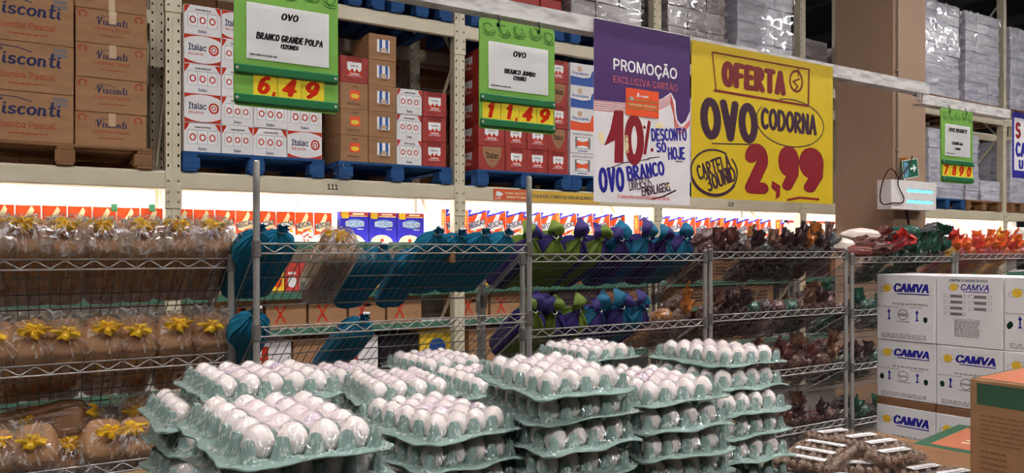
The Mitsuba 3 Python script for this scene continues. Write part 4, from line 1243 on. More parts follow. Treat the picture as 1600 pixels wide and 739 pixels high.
def bag_mesh(w, h, L, seed, tail, droop):
    """Clear film over a loaf, gathered to a tie at the end that faces the aisle, and the tail beyond the tie."""
    r = random.Random(seed); ph = r.uniform(0, 6)
    n = 72
    tx, tz = r.uniform(-.02, .02), h * .5 + r.uniform(-.01, .03)
    rs = [superring(y, w + .012, h + .01, n, s=s, wave=wv, nw=17, ph=ph, dz=-.002) for y, s, wv in ((L + .008, .8, .03), (L - .03, 1, .015), (L * .6, 1.01, .012), (.06, 1.02, .018), (.005, .97, .03))]
    c = np.array([tx, 0, tz])
    base = rs[-1]
    for t, y, wv in ((.3, -.012, .05), (.6, -.02, .09), (.85, -.026, .18), (.93, -.032, .2)):
        g = base * (1 - t) + (c + [0, 0, 0]) * t
        a = np.arange(n) * 2 * PI / n
        g = c + (g - c) * (1 + wv * np.sin(15 * a + ph))[:, None]; g[:, 1] = y + .004 * np.sin(15 * a + ph)
        rs.append(g)
    a = np.arange(n) * 2 * PI / n
    body = rings_mesh(rs, True, False)
    tl = []
    for i, t in enumerate(np.linspace(0, 1, 9)):
        rad = .008 + tail * .55 * t ** .8
        q = np.stack([np.cos(a) * rad * 1.2, np.zeros(n), np.sin(a) * rad * (.5 - .2 * t)], 1)
        q *= (1 + (.12 + .35 * t) * np.sin(7 * a + ph) + .18 * t * np.sin(13 * a + 2 * ph))[:, None]
        q[:, 1] += .012 * t * np.sin(5 * a + ph)
        ang = droop * t
        off = np.array([tx, -.032 - tail * t * math.cos(ang), tz - tail * t * math.sin(ang)])
        ca_, sa_ = math.cos(ang), math.sin(ang)
        q = np.stack([q[:, 0], q[:, 1] * ca_ + q[:, 2] * sa_ * -1, q[:, 1] * -sa_ + q[:, 2] * ca_], 1) + off
        tl.append(q)
    film = cat([body, rings_mesh(tl, False, False)])
    film = crumple(crumple(film, .003, 40, seed), .003, 110, seed + 9)
    # yellow printed tie, a crumpled frill around the gather
    fr_ = []
    ka, kb = r.randrange(4, 8), r.randrange(2, 5)
    for rad, y in ((.005, -.03), (.014, -.038), (.024, -.035), (.033, -.026)):
        q = np.stack([np.cos(a) * rad * 1.25, np.full(n, y) + .006 * np.sin(ka * a + ph) * rad / .02, np.sin(a) * rad * .8], 1)
        q *= np.array([1, 1, 1]); q[:, [0, 2]] *= (1 + .18 * np.sin(kb * a + 2 * ph) + .12 * np.sin(7 * a))[:, None]
        fr_.append(q + [tx, 0, tz])
    frill = rings_mesh(fr_, True, False)
    return film, crumple(frill, .008, 55, seed + 3), creases(film, (60, 22, 60), .02, seed)


LV = []
for i, (w, h, tail, droop) in enumerate(((.138, .16, .1, 1.2), (.136, .163, .08, -.7), (.14, .155, .13, 1.5), (.137, .163, .06, .2))):
    LV.append((loaf_mesh(w, h, .42, 40 + i), *bag_mesh(w, h, .42, 50 + i, tail, droop)))


def loaf(label, group, x, Yf, zf, v, rz=0.0, along=0.0, lift=0.0, clip=False):
    k = thing('bread_loaf', label, 'bread', group)
    F_ = deck(x, Yf, zf) @ tr(0, -.04 + along, .011 + lift) @ rot([0, 0, 1], rz)
    part(k, 'loaf', LV[v][0], 'crust', F_, 50)
    part(k, 'bag', LV[v][1], 'film', F_, True)
    part(k, 'tie', LV[v][2], 'bag_yellow', F_, True)
    part(k, 'bag_crease', LV[v][3], 'crease', F_, True, kind='stuff')
    if clip:
        part(k, 'clip', bx(.02, .004, .03, .001, True), 'clip_green', F_ @ tr(.02, -.07, .13))
    return k


for row, (zf, pxs, gname) in enumerate(((1.568, (-14, 46, 106, 169, 228, 286, 337), 'top'), (1.205, (-12, 46, 104, 161, 217, 274, 331), 'middle'))):
    for i, p in enumerate(pxs):
        loaf(f'clear-bagged bread loaf on the {gname} shelf, {firsts[i]} from the frame edge', 'bagged bread on the ' + gname + ' shelf', survey(p, 3.1), 3.1, zf, (i * 2 + row) % 4, R.uniform(-5, 5), R.uniform(0, .012), clip=(row == 0 and i in (0, 3, 4)))
for i, (p, al, li, rz) in enumerate(((-5, .02, 0, 3), (52, .0, 0, -6), (115, .12, 0, 4), (165, .02, -.0, 8), (215, .03, 0, -4), (272, .05, 0, 3), (328, .03, 0, -3), (40, .18, .125, 15), (140, .16, .128, 70), (225, .15, .128, -20))):
    loaf(f'bagged bread loaf on the shaded lowest shelf, {"upper layer" if li else "lower layer"}, {firsts[i if i < 7 else i - 7]} along', 'bagged bread on the lowest shelf', survey(p, 3.1), 3.1, .838, i % 4, rz, al, li)
loaf('bagged loaf lying alone at the back of the tall rack', None, 1.04, 2.91, 1.624, 2, 0, .17)


# ------------------------------------------------------------------ cloth bags
def cloth_bag(w, h, L, seed, neck=.13, nw=13, ruff=.022, rw=.14, sectors=1):
    r = random.Random(seed); ph = r.uniform(0, 6); n = 80
    a = np.arange(n) * 2 * PI / n
    tz = h * .58
    rs = [superring(y, w, h, n, s=s, wave=wv, nw=nw, ph=ph, p=.8) for y, s, wv in ((L, .72, .01), (L - .03, .95, .015), (L * .6, 1, .02), (.09, 1.02, .02), (.04, .98, .03))]
    c = np.array([0, 0, tz]); base = rs[-1]
    for t, y, wv in ((.2, .012, .05), (.5, -.01, .09), (1 - neck * 1.3, -.026, .16), (1 - neck, -.036, .18)):
        g = c + (base - c) * (1 - t) * (1 + wv * np.sin(nw * a + ph))[:, None]; g[:, 1] = y
        rs.append(g)
    nb = len(rs)
    for t in (.3, .65, 1):
        g = c + (base - c) * (neck + rw * t) * (1 + (.1 + .2 * t) * np.sin(nw * a + ph) + .08 * np.sin(5 * a))[:, None]
        g[:, 1] = -.036 - ruff * t + .008 * t * np.sin(3 * a + ph)
        rs.append(g)
    m = crumple(crumple(rings_mesh(rs, True, False), .005, 22, seed), .0035, 60, seed + 5)
    out = []
    if sectors == 1:
        return m, c
    ctr = np.asarray(m.vertices)[m.faces].mean(1)
    ang = (np.arctan2(ctr[:, 2] - tz, ctr[:, 0]) + PI / 4 * (seed % 2)) % (2 * PI)
    sec = (ang / (2 * PI / sectors)).astype(int)
    for q in range(sectors):
        f = m.faces[sec == q]
        mm = trimesh.Trimesh(m.vertices, f, process=False); mm.remove_unreferenced_vertices()
        out.append(mm)
    return out, c


def ear_mesh(L, w, seed):
    u, v = np.meshgrid(np.linspace(0, 1, 16), np.linspace(-1, 1, 11), indexing='ij')
    wd = w * np.sin(PI * np.clip(u * .8 + .16, 0, 1)) ** .7 * (1 - .35 * u)
    X, Z, Y = v * wd, L * u, -.03 * np.sin(PI * u) + .35 * wd * v * v
    return crumple(grid_mesh(X, Y, Z), .008, 22, seed)


TB = [cloth_bag(.15, .108, .43, 60 + i) for i in range(3)]
tag = bx(.03, .003, .012, .0008, True)
def teal_bag(label, x, Yf, zf, v, along=0, rz=0, lift=0):
    k = thing('teal_bag', label, 'cloth bag', 'teal cloth bags')
    F_ = deck(x, Yf, zf) @ tr(0, .065 + along, .015 + lift) @ rot([0, 0, 1], rz)
    m, c = TB[v]
    part(k, 'cloth', m, 'teal_cloth', F_, True)
    part(k, 'tie', trimesh.creation.torus(.013, .003, 14, 6), 'string', F_ @ tr(*c) @ tr(0, -.036, 0) @ rot([1, 0, 0], 90))
    part(k, 'tag', tag, 'white_print', F_ @ tr(c[0] + .015, -.05, c[2] + .012))


for i, (p, v, al, rz) in enumerate(((411, 0, 0, 0), (446, 1, 0, 3), (695, 2, 0, -4), (731, 1, .01, 3), (768, 0, 0, 0), (803, 2, 0, 5))):
    teal_bag(f'teal cloth bag on the top shelf of the tall rack, {"at its near post" if i < 1 else "second from it" if i < 2 else firsts[i - 2] + " of four"}', survey(p, 2.91), 2.91, 1.624, v, al, rz)
teal_bag('teal cloth bag slid to the back of the top shelf, beside the lone loaf', 1.225, 2.91, 1.624, 1, .13, 3)
teal_bag('teal cloth bag slid to the back of the top shelf, beside the row of four', 1.39, 2.91, 1.624, 0, .14, -3)
teal_bag('teal cloth bag on the middle shelf at the near post of the tall rack', survey(404, 2.91), 2.91, 1.315, 2, .01, 0)
teal_bag('teal cloth bag slid to the back of the middle shelf of the tall rack', 1.13, 2.91, 1.315, 1, .1, 4)
carton('gift_carton', 'tan picture carton at the end of the row of four teal bags', 'carton', None, 1.515, 3.0, 1.545, .02, .26, .12, 'card', ())
SK = [cloth_bag(.178, .155, .36, 70 + i, neck=.2, nw=7, ruff=.015, rw=.08, sectors=4) for i in range(3)]
EARS = [ear_mesh(.085, .055, 80), ear_mesh(.07, .052, 81), ear_mesh(.105, .06, 82)]
def sack(label, x, Yf, zf, v, ca_, cb_, ears, along=0, rz=0, sc=1.0):
    k = thing('cloth_sack', label, 'cloth sack', 'two-coloured cloth sacks')
    F_ = deck(x, Yf, zf) @ tr(0, .03 + along, .015) @ rot([0, 0, 1], rz) @ np.diag([sc, 1, sc, 1.0])
    ps, c = SK[v]
    for q, m in enumerate(ps):
        part(k, 'panel', m, ca_ if q % 2 == 0 else cb_, F_, True)
    N_ = F_ @ tr(c[0], -.036, c[2])
    part(k, 'tie', trimesh.creation.torus(.014, .0035, 14, 6), 'string', N_ @ rot([1, 0, 0], 90))
    for i in range(ears):
        e = EARS[(v + i) % 3]
        G_ = N_ @ tr(.012 * (i - (ears - 1) / 2), -.004, .0) @ rot([0, 1, 0], (i - (ears - 1) / 2) * 48 + R.uniform(-12, 12)) @ rot([1, 0, 0], 12 + R.uniform(-15, 20))
        part(k, 'ear', e, ca_ if i % 2 else cb_, G_, True)


g, p_, b_ = 'green_cloth', 'purple_cloth', 'blue_cloth'
for i, (p, a, b, er, sc) in enumerate(((842, p_, g, 2, 1), (881, p_, g, 1, 1.12), (917, g, p_, 1, .95), (952, g, p_, 2, 1), (986, b_, p_, 2, 1.02), (1022, b_, p_, 2, 1), (1053, p_, b_, 2, .95), (1084, p_, b_, 1, 1.12))):
    sack(f'{"green" if g in (a, b) else "teal"} and purple cloth sack, {firsts[i]} from the tall rack on the top shelf', survey(p, 3.1), 3.1, 1.58, i % 3, a, b, er, R.uniform(0, .03), R.uniform(-8, 8), sc)
for i, (p, a, b, er) in enumerate(((846, p_, g, 2), (882, g, p_, 2), (918, p_, g, 1), (952, b_, p_, 2), (985, p_, b_, 2), (1014, b_, p_, 2))):
    sack(f'{"green" if g in (a, b) else "teal"} and purple cloth sack, {firsts[i]} from the tall rack on the lower shelf', survey(p, 3.1), 3.1, 1.217, (i + 1) % 3, a, b, er, R.uniform(.0, .05), R.uniform(-8, 8))


# ------------------------------------------------------------------ foil-wrapped eggs
def wrapped_egg(w, h, L, seed):
    r = random.Random(seed); n = 40; a = np.arange(n) * 2 * PI / n; ph = r.uniform(0, 6)
    ys = np.linspace(0, L, 12)
    rs = []
    for y in ys[::-1]:
        t = y / L
        s = math.sin(PI * min(1, (.06 + .9 * t) ** .85)) ** .6
        rs.append(superring(y, w, h, n, p=.95, s=max(s, .1), wave=.05, nw=7, ph=ph + 3 * t))
    body = crumple(crumple(rings_mesh(rs), .01, 20, seed), .005, 60, seed + 3)
    c = np.array([0, 0, h * .55])
    rs = []
    for t in np.linspace(0, 1, 8):
        rad = .016 + .036 * t ** .8
        q = np.stack([np.cos(a) * rad, np.full(n, .02 - .085 * t), np.sin(a) * rad * .8], 1)
        q *= (1 + (.1 + .3 * t) * np.sin((2 + seed % 3) * a + ph) + .2 * t * np.sin(9 * a))[:, None]
        q[:, 1] = .02 - .075 * t + .026 * t * np.sin(3 * a + ph)
        rs.append(q + c + [0, 0, .035 * t * t])
    tuft = crumple(crumple(rings_mesh(rs, False, False), .016, 20, seed + 1), .006, 60, seed + 2)
    return body, tuft, creases(body, 42, .06, seed, .0012)


WE = [wrapped_egg(.105 + .006 * (i % 3), .1, .19 + .02 * (i % 2), 90 + i) for i in range(6)]
def foil_egg(label, group, x, Yf, zf, v, m1, m2, along, rz, lift=0.0, rx=0.0, sc=1.0, label2=False):
    k = thing('wrapped_egg', label, 'wrapped egg', group)
    F_ = deck(x, Yf, zf) @ tr(0, .01 + along, .018 + lift) @ rot([0, 0, 1], rz) @ rot([1, 0, 0], rx) @ np.diag([sc, sc, sc, 1.0])
    part(k, 'body', WE[v][0], m1, F_, True)
    part(k, 'wrapper_tuft', WE[v][1], m2, F_, True)
    part(k, 'wrapper_crease', WE[v][2], 'crease', F_, True, kind='stuff')


def egg_row(n, xa, xb, Yf, zf, name, pal, seed, second=.5):
    r = random.Random(seed)
    for i in range(n):
        x = xa + (xb - xa) * (i + .5) / n
        m1 = r.choice(pal); m2 = r.choice(pal + ['film'])
        nm = {'foil_brown': 'brown', 'foil_maroon': 'maroon', 'foil_dark': 'dark', 'foil_grey': 'grey', 'foil_amber': 'amber', 'foil_green': 'green', 'foil_red': 'red', 'foil_orange': 'orange', 'foil_pink': 'pink', 'foil_yellow': 'yellow', 'foil_white': 'white'}
        foil_egg(f'{nm[m1]} foil-wrapped egg, front row of {name}, {firsts[i]} along', 'wrapped eggs on ' + name, x, Yf, zf, r.randrange(6), m1, m2, r.uniform(0, .02), r.uniform(-9, 9), 0, r.uniform(-2, 6), .93)
        if r.random() < second:
            m1 = r.choice(pal)
            foil_egg(f'{nm[m1]} foil-wrapped egg, over the front row of {name}, {firsts[i]} along', 'wrapped eggs on ' + name, x + .05, Yf, zf, r.randrange(6), m1, r.choice(pal + ['film']), r.uniform(.02, .08), r.uniform(-24, 24), .092, r.uniform(-4, 12), .88)
        if r.random() < .9:
            m1 = r.choice(pal)
            foil_egg(f'{nm[m1]} foil-wrapped egg, back row of {name}, {firsts[i]} along', 'wrapped eggs on ' + name, x + .01, Yf, zf, r.randrange(6), m1, m1, .26 + r.uniform(0, .02), r.uniform(-5, 5), 0, 0, .9)


dark = ['foil_brown', 'foil_maroon', 'foil_dark', 'foil_brown', 'foil_grey', 'foil_amber', 'foil_dark']
xa, xb = 3.21, 4.38
egg_row(10, xa, xb, 3.1, 1.59, 'the dark rack top shelf', dark, 1, .75)
egg_row(10, xa, xb, 3.1, 1.235, 'the dark rack second shelf', ['foil_brown', 'foil_maroon', 'foil_green', 'foil_dark'], 2, .5)
egg_row(10, xa, xb, 3.1, .88, 'the dark rack third shelf', ['foil_brown', 'foil_maroon', 'foil_brown'], 3, .6)
egg_row(8, xa + .2, xb, 3.1, .52, 'the dark rack lowest shelf', ['foil_maroon', 'foil_brown', 'foil_dark'], 4, .5)
egg_row(2, 2.86, 3.12, 3.1, 1.217, 'the sack rack', ['foil_brown', 'foil_amber'], 5, .5)
egg_row(9, 4.5, 5.6, 3.1, 1.21, 'the second shelf behind the cartons', ['foil_dark', 'foil_green'], 6, .3)
egg_row(5, 4.5, 5.1, 3.1, .86, 'the third shelf behind the cartons', ['foil_dark', 'foil_green'], 7, .3)
egg_row(5, 4.5, 5.1, 3.1, .5, 'the lowest shelf behind the cartons', ['foil_dark', 'foil_green'], 8, .3)
egg_row(6, 4.95, 5.64, 3.1, 1.555, 'the top shelf over the cartons', ['foil_green', 'foil_green', 'foil_dark'], 9, 1.0)
egg_row(9, 5.7, 6.85, 3.1, 1.57, 'the orange rack top shelf', ['foil_orange', 'foil_red', 'foil_pink', 'foil_orange', 'foil_yellow'], 10, .8)
for i, (p, y, z, rz, m1, m2, lab) in enumerate(((1335, 3.2, 1.59, 62, 'foil_white', 'foil_maroon', 'white wrapped egg with a maroon tuft lying across the two racks'), (1372, 3.22, 1.66, 66, 'foil_white', 'foil_maroon', 'white wrapped egg lying on the maroon ones'), (1362, 3.13, 1.55, 58, 'choc', 'foil_maroon', 'brown wrapped egg lying at the shelf end'),
                                                (1397, 3.12, 1.57, -20, 'foil_red', 'foil_pink', 'red wrapped egg beside the green ones'), (1413, 3.12, 1.62, -70, 'foil_red', 'foil_red', 'red wrapped egg lying below the green tuft'), (1395, 3.05, 1.565, 14, 'choc', 'film', 'brown wrapped egg whose clear tail hangs over the shelf edge'), (1440, 3.2, 1.69, 24, 'foil_green', 'foil_grey', 'green wrapped egg on top of the green heap'), (1470, 3.24, 1.68, -35, 'foil_green', 'foil_green', 'dark green wrapped egg on top of the green heap'))):
    k = thing('wrapped_egg', lab, 'wrapped egg', 'wrapped eggs at the rack joint')
    F_ = yaw(survey(p, y), y, z, rz) @ np.diag([1.0, 1.3, .9, 1])
    part(k, 'body', WE[i % 6][0], m1, F_, True)
    part(k, 'wrapper_tuft', WE[i % 6][1], m2, F_, True)

# ------------------------------------------------------------------ the display table with the trays of white eggs
PI_, MG = .05, .028           # egg pitch, flange margin
NX, NY = 4, 5
TWX, TWY = NX * PI_ + 2 * MG, NY * PI_ + 2 * MG


def tray_height(X, Y):
    ux, uy = X / PI_ + NX / 2, Y / PI_ + NY / 2
    def cc(u, n):
        c = .5 + .5 * np.cos(2 * PI * u)
        out = np.maximum(-u, u - n)
        return np.where(out > 0, np.clip(.5 + .5 * np.cos(PI * np.clip(out / .3, 0, 1)), 0, 1), c)
    cx, cy = cc(ux, NX), cc(uy, NY)
    q = np.clip((cx * cy - .3) / .45, 0, 1)
    post = q * q * (3 - 2 * q)
    inside = (np.maximum(np.abs(X) - NX * PI_ / 2, np.abs(Y) - NY * PI_ / 2) < 0)
    well = np.where(inside, -.011 * (1 - np.maximum(cx, cy)) ** 1.0, 0)
    d = np.maximum(np.maximum(np.abs(X) - NX * PI_ / 2, np.abs(Y) - NY * PI_ / 2), 0)
    return well + .029 * post - d * .12


def tray_mesh(seed):
    nx, ny = 62, 74
    X, Y = np.meshgrid(np.linspace(-TWX / 2, TWX / 2, nx), np.linspace(-TWY / 2, TWY / 2, ny))
    Z = tray_height(X, Y)
    # pulp: wavy flange, rounded corners, rough skin
    d = np.maximum(np.maximum(np.abs(X) - NX * PI_ / 2, np.abs(Y) - NY * PI_ / 2), 0) / MG
    wob = (meshkit.fbm(np.stack([X * 14, Y * 14, X * 0 + seed], -1), 2, seed) - .5)
    Z = Z + d * wob * .016 + (meshkit.fbm(np.stack([X * 220, Y * 220, X * 0], -1), 2, seed) - .5) * .0012
    rx = np.maximum(np.abs(X) - (TWX / 2 - .03), 0); ry = np.maximum(np.abs(Y) - (TWY / 2 - .03), 0)
    rr = np.hypot(rx, ry); k = np.where(rr > .03, .03 / np.maximum(rr, 1e-9), 1)
    X2, Y2 = X - np.sign(X) * rx * (1 - k), Y - np.sign(Y) * ry * (1 - k)
    ed = (meshkit.fbm(np.stack([X * 30, Y * 30, X * 0 + 5 + seed], -1), 2, seed) - .5) * .008 * (d > .6)
    X2, Y2 = X2 + np.sign(X) * ed, Y2 + np.sign(Y) * ed
    top = grid_mesh(X2, Y2, Z)
    bot = grid_mesh(X2, Y2, Z - .0028); bot.faces = bot.faces[:, ::-1]
    i = np.arange(nx * ny).reshape(ny, nx)
    loop = np.concatenate([i[0, :], i[1:, -1], i[-1, -2::-1], i[-2:0:-1, 0]])
    n = len(loop); o = nx * ny
    F = []
    for a in range(n):
        p, q = loop[a], loop[(a + 1) % n]
        F += [[q, p, p + o], [q, p + o, q + o]]
    V = np.vstack([top.vertices, bot.vertices])
    return trimesh.Trimesh(V, np.vstack([top.faces, bot.faces + o, F]), process=False)


EZ, ER, EH = .0165, .0232, .0265
def egg_mesh():
    t = np.linspace(-PI / 2, PI / 2, 15)
    r = ER * np.cos(t) * (1 - .13 * np.sin(t)); z = EH * np.sin(t)
    r[0] = r[-1] = 0
    return trimesh.creation.revolve(np.stack([r, z], 1), sections=18)


def film_mesh(seed):
    nx, ny = 66, 80
    X, Y = np.meshgrid(np.linspace(-TWX / 2 - .001, TWX / 2 + .001, nx), np.linspace(-TWY / 2 - .001, TWY / 2 + .001, ny))
    base = tray_height(X, Y) + .003
    for i in range(NX):
        for j in range(NY):
            ex, ey = (i - (NX - 1) / 2) * PI_, (j - (NY - 1) / 2) * PI_
            q = 1 - ((X - ex) ** 2 + (Y - ey) ** 2) / (ER + .002) ** 2
            base = np.maximum(base, np.where(q > 0, EZ + (EH + .0015) * np.sqrt(np.maximum(q, 0)), -1))
    f = np.full_like(base, .045); f[0, :] = base[0, :]; f[-1, :] = base[-1, :]; f[:, 0] = base[:, 0]; f[:, -1] = base[:, -1]
    for _ in range(500):
        g = f.copy()
        g[1:-1, 1:-1] = .25 * (f[:-2, 1:-1] + f[2:, 1:-1] + f[1:-1, :-2] + f[1:-1, 2:])
        f = np.maximum(base, g - .00045)
        f[0, :] = base[0, :]; f[-1, :] = base[-1, :]; f[:, 0] = base[:, 0]; f[:, -1] = base[:, -1]
    # wrinkles drawn out from egg to egg and down the sides
    e = np.maximum(np.abs(X) / TWX, np.abs(Y) / TWY)
    wr = (meshkit.fbm(np.stack([X * 90, Y * 90, X * 0 + seed], -1), 3, seed) - .5)
    rad = meshkit.noise(np.stack([np.arctan2(Y, X) * 26, np.hypot(X, Y) * 12, X * 0], -1), seed) - .5
    f = f + .0005 + np.abs(wr) * .0035 + np.abs(rad) * .007 * np.clip((e - .36) / .1, 0, 1) * np.clip((.5 - e) / .06, 0, 1)
    m = grid_mesh(X, Y, f)
    # the printed label in the middle of the film
    c = np.asarray(m.vertices)[m.faces].mean(1)
    ang = np.arctan2(c[:, 1], c[:, 0])
    keep = (np.abs(c[:, 0]) < .062 + .006 * np.sin(c[:, 1] * 60)) & (np.abs(c[:, 1]) < .082)
    lab = trimesh.Trimesh(np.asarray(m.vertices) + [0, 0, .0006], m.faces[keep], process=False); lab.remove_unreferenced_vertices()
    return m, lab, cat([creases(m, 48, .017, seed + 20), creases(m, 120, .007, seed + 33, .0008)])


TRAYS = [tray_mesh(s) for s in (1, 2, 3)]
EGG = egg_mesh()
FILMS = [film_mesh(s) for s in (1, 2)]
NT = [0]


def egg_tray(label, x, y, z, deg=0.0, tx=0.0, ty=0.0, turn=False, full=True, eggs=None, group='film-wrapped trays of white eggs'):
    """turn: the long side of the tray lies along x. eggs: 'front' keeps only the rows at the rim that shows."""
    k = thing('egg_tray', label, 'egg tray', group)
    F_ = yaw(x, y, z, deg, tx, ty) @ (rot([0, 0, 1], 90) if turn else np.eye(4))
    n = NT[0]; NT[0] += 1
    part(k, 'tray', TRAYS[n % 3], 'pulp', F_, 50)
    if eggs is None:
        for i in range(NX):
            for j in range(NY):
                if not full:                      # under another tray: only the rims that face the aisle
                    a = (i if not turn else j, j if not turn else NX - 1 - i)
                    wx = (i == 0) if not turn else (j == NY - 1)
                    lim = j == 0 or i == 0 if not turn else (i == 0 or j == NY - 1)
                    if turn:
                        lim = (i == 0 or j == NY - 1)
                    else:
                        lim = (j == 0 or i == 0)
                    if not (lim or (not turn and i == NX - 1 and False)):
                        continue
                part(k, 'egg', EGG, 'egg', F_ @ tr((i - (NX - 1) / 2) * PI_, (j - (NY - 1) / 2) * PI_, EZ) @ rot([1, 0, 0], R.uniform(-9, 9)) @ rot([0, 1, 0], R.uniform(-9, 9)), True)
        fm, lb, cre = FILMS[n % 2]
        part(k, 'film', fm, 'film', F_, True)
        part(k, 'film_crease', cre, 'crease', F_, True, kind='stuff')
        if full:
            part(k, 'printed_label', lb, 'film_print', F_, True)
    return k


# (x, y, z, yaw, tilt x, tilt y, long side along x?)
STACKS = {
    'near stack': [(.322, 1.231, 1.310, 6.6, -.05, .05, False), (.34, 1.275, 1.252, 9, -.02, .03, False), (.33, 1.25, 1.196, 4, 0, 0, False)],
    'stack behind the near one': [(.409, 1.757, 1.298, 7.2, -.045, .05, True), (.335, 1.80, 1.246, 4.6, -.002, .02, True), (.345, 1.79, 1.192, 8, 0, .01, True), (.335, 1.76, 1.138, 3, 0, 0, True)],
    'second stack of the front row': [(.705, 1.472, 1.237, 11.8, -.035, .017, False), (.705, 1.465, 1.182, 7.7, -.03, .007, False), (.70, 1.46, 1.128, 5, 0, 0, False)],
    'middle stack': [(.960, 1.407, 1.313, -.7, -.001, .036, False), (.968, 1.405, 1.258, -4, .01, .01, False), (.955, 1.385, 1.203, 2, .015, 0, False), (.95, 1.39, 1.149, -2, 0, 0, False)],
    'stack right of the middle one': [(1.25, 1.412, 1.262, -6, .01, 0, False), (1.245, 1.392, 1.207, -9, .02, 0, False), (1.235, 1.38, 1.152, -8, .01, 0, False), (1.24, 1.385, 1.098, -5, 0, 0, False)],
    'last stack of the front row': [(1.60, 1.535, 1.30, -.3, -.032, -.02, False), (1.567, 1.505, 1.25, -1.2, -.01, 0, False), (1.53, 1.464, 1.198, .5, -.01, 0, False), (1.515, 1.45, 1.145, -1.3, -.01, 0, False), (1.50, 1.43, 1.092, -6, 0, 0, False)],
    'back stack behind the near ones': [(.724, 2.22, 1.217, 1, 0, 0, True), (.73, 2.22, 1.163, 0, 0, 0, True)],
    'low stack behind the second one': [(.762, 1.815, 1.245, -6.6, 0, -.01, False), (.765, 1.815, 1.19, -3, 0, 0, False)],
    'low stack behind the middle one': [(1.013, 1.806, 1.239, -.1, 0, 0, False), (1.01, 1.80, 1.185, 2, 0, 0, False)],
    'far back stack nearest the tall rack': [(1.06, 2.21, 1.232, 3, 0, 0, False), (1.06, 2.21, 1.178, 0, 0, 0, False)],
    'far back stack before the sack rack': [(1.54, 2.06, 1.252, -5.7, .015, -.02, False), (1.50, 2.0, 1.2, -10, 0, 0, False), (1.50, 2.0, 1.147, -8, 0, 0, False)],
}
TOPZ = 1.0
for nm, L in STACKS.items():
    for i, t in enumerate(L):
        egg_tray(f'{"topmost" if i == 0 else ordinals[i]} film-wrapped tray of white eggs in the {nm}', *t[:4], t[4], t[5], t[6], full=(i == 0))
    x, y, z, d, _, _, tn = L[-1]
    q = len(L)
    while z - .054 > TOPZ - .02:
        z -= .054
        egg_tray(f'{ordinals[q]} green pulp tray, low in the {nm}', x, y, z, d, turn=tn, eggs=0, group='green pulp trays low in the stacks'); q += 1
tb = thing('display_table', 'wooden display table under the trays of eggs', 'table')
part(tb, 'tabletop', bx(1.56, 1.42, .03, .004), 'wood', tr(.14, 1.02, TOPZ - .06))
for x in (.16, 1.62):
    for y in (1.04, 2.36):
        part(tb, 'leg', bx(.06, .06, TOPZ - .06, .004), 'wood', tr(x, y, 0))

# ------------------------------------------------------------------ quail eggs in clear packs
QZ = .86
qt = thing('low_display_table', 'low wooden display table under the clear packs of quail eggs', 'table')
part(qt, 'tabletop', bx(.78, .86, .03, .004), 'wood', tr(2.12, 1.06, QZ - .03))
for x in (2.16, 2.82):
    for y in (1.1, 1.86):
        part(qt, 'leg', bx(.06, .06, QZ - .03, .004), 'wood', tr(x, y, 0))
q_t = np.linspace(-PI / 2, PI / 2, 9)
QEGG = trimesh.creation.revolve(np.stack([np.maximum(.0122 * np.cos(q_t) * (1 - .12 * np.sin(q_t)), 0) * (np.abs(np.sin(q_t)) < .999), .016 * np.sin(q_t)], 1), sections=10)
QN, QM, QP = 7, 4, .0262
def pack_mesh():
    w, d = QN * QP + .012, QM * QP + .012
    X, Y = np.meshgrid(np.linspace(-w / 2, w / 2, 50), np.linspace(-d / 2, d / 2, 34))
    ux, uy = X / QP + QN / 2, Y / QP + QM / 2
    e = np.minimum(w / 2 - np.abs(X), d / 2 - np.abs(Y))
    Z = np.clip(e / .006, 0, 1) ** .6 * (.032 + .005 * np.abs(np.sin(PI * ux)) * np.abs(np.sin(PI * uy)))
    return grid_mesh(X, Y, Z), bx(w, d, .0025, .001, True)
QLID, QBASE = pack_mesh()
QLAB = bx(.125, .034, .001, 0, True)
QTXT = slab(unary_union([lines(-.05, -.008, .05, .0, 1, .6, 9), lines(-.055, -.012, .02, -.009, 1, .7, 3)]), .0003)
def quail_pack(label, x, y, z, deg):
    k = thing('quail_egg_pack', label, 'egg pack', 'clear packs of quail eggs')
    F_ = yaw(x, y, z, deg)
    part(k, 'base', QBASE, 'clear', F_)
    for i in range(QN):
        for j in range(QM):
            if j in (1, 2) and 0 < i < QN - 1 and (i + j) % 2:
                continue
            part(k, 'egg', QEGG, 'quail', F_ @ tr((i - (QN - 1) / 2) * QP, (j - (QM - 1) / 2) * QP, .019) @ rot([1, 0, 0], R.uniform(-20, 20)) @ rot([0, 1, 0], R.uniform(-20, 20)), True)
    part(k, 'lid', QLID, 'clear', F_, True)
    l_ = part(k, 'label', QLAB, 'white_print', F_ @ tr(0, .004, .0375))
    part(l_, 'lettering', QTXT, 'midgrey_print', F_ @ tr(0, .004, .0386))
    return k


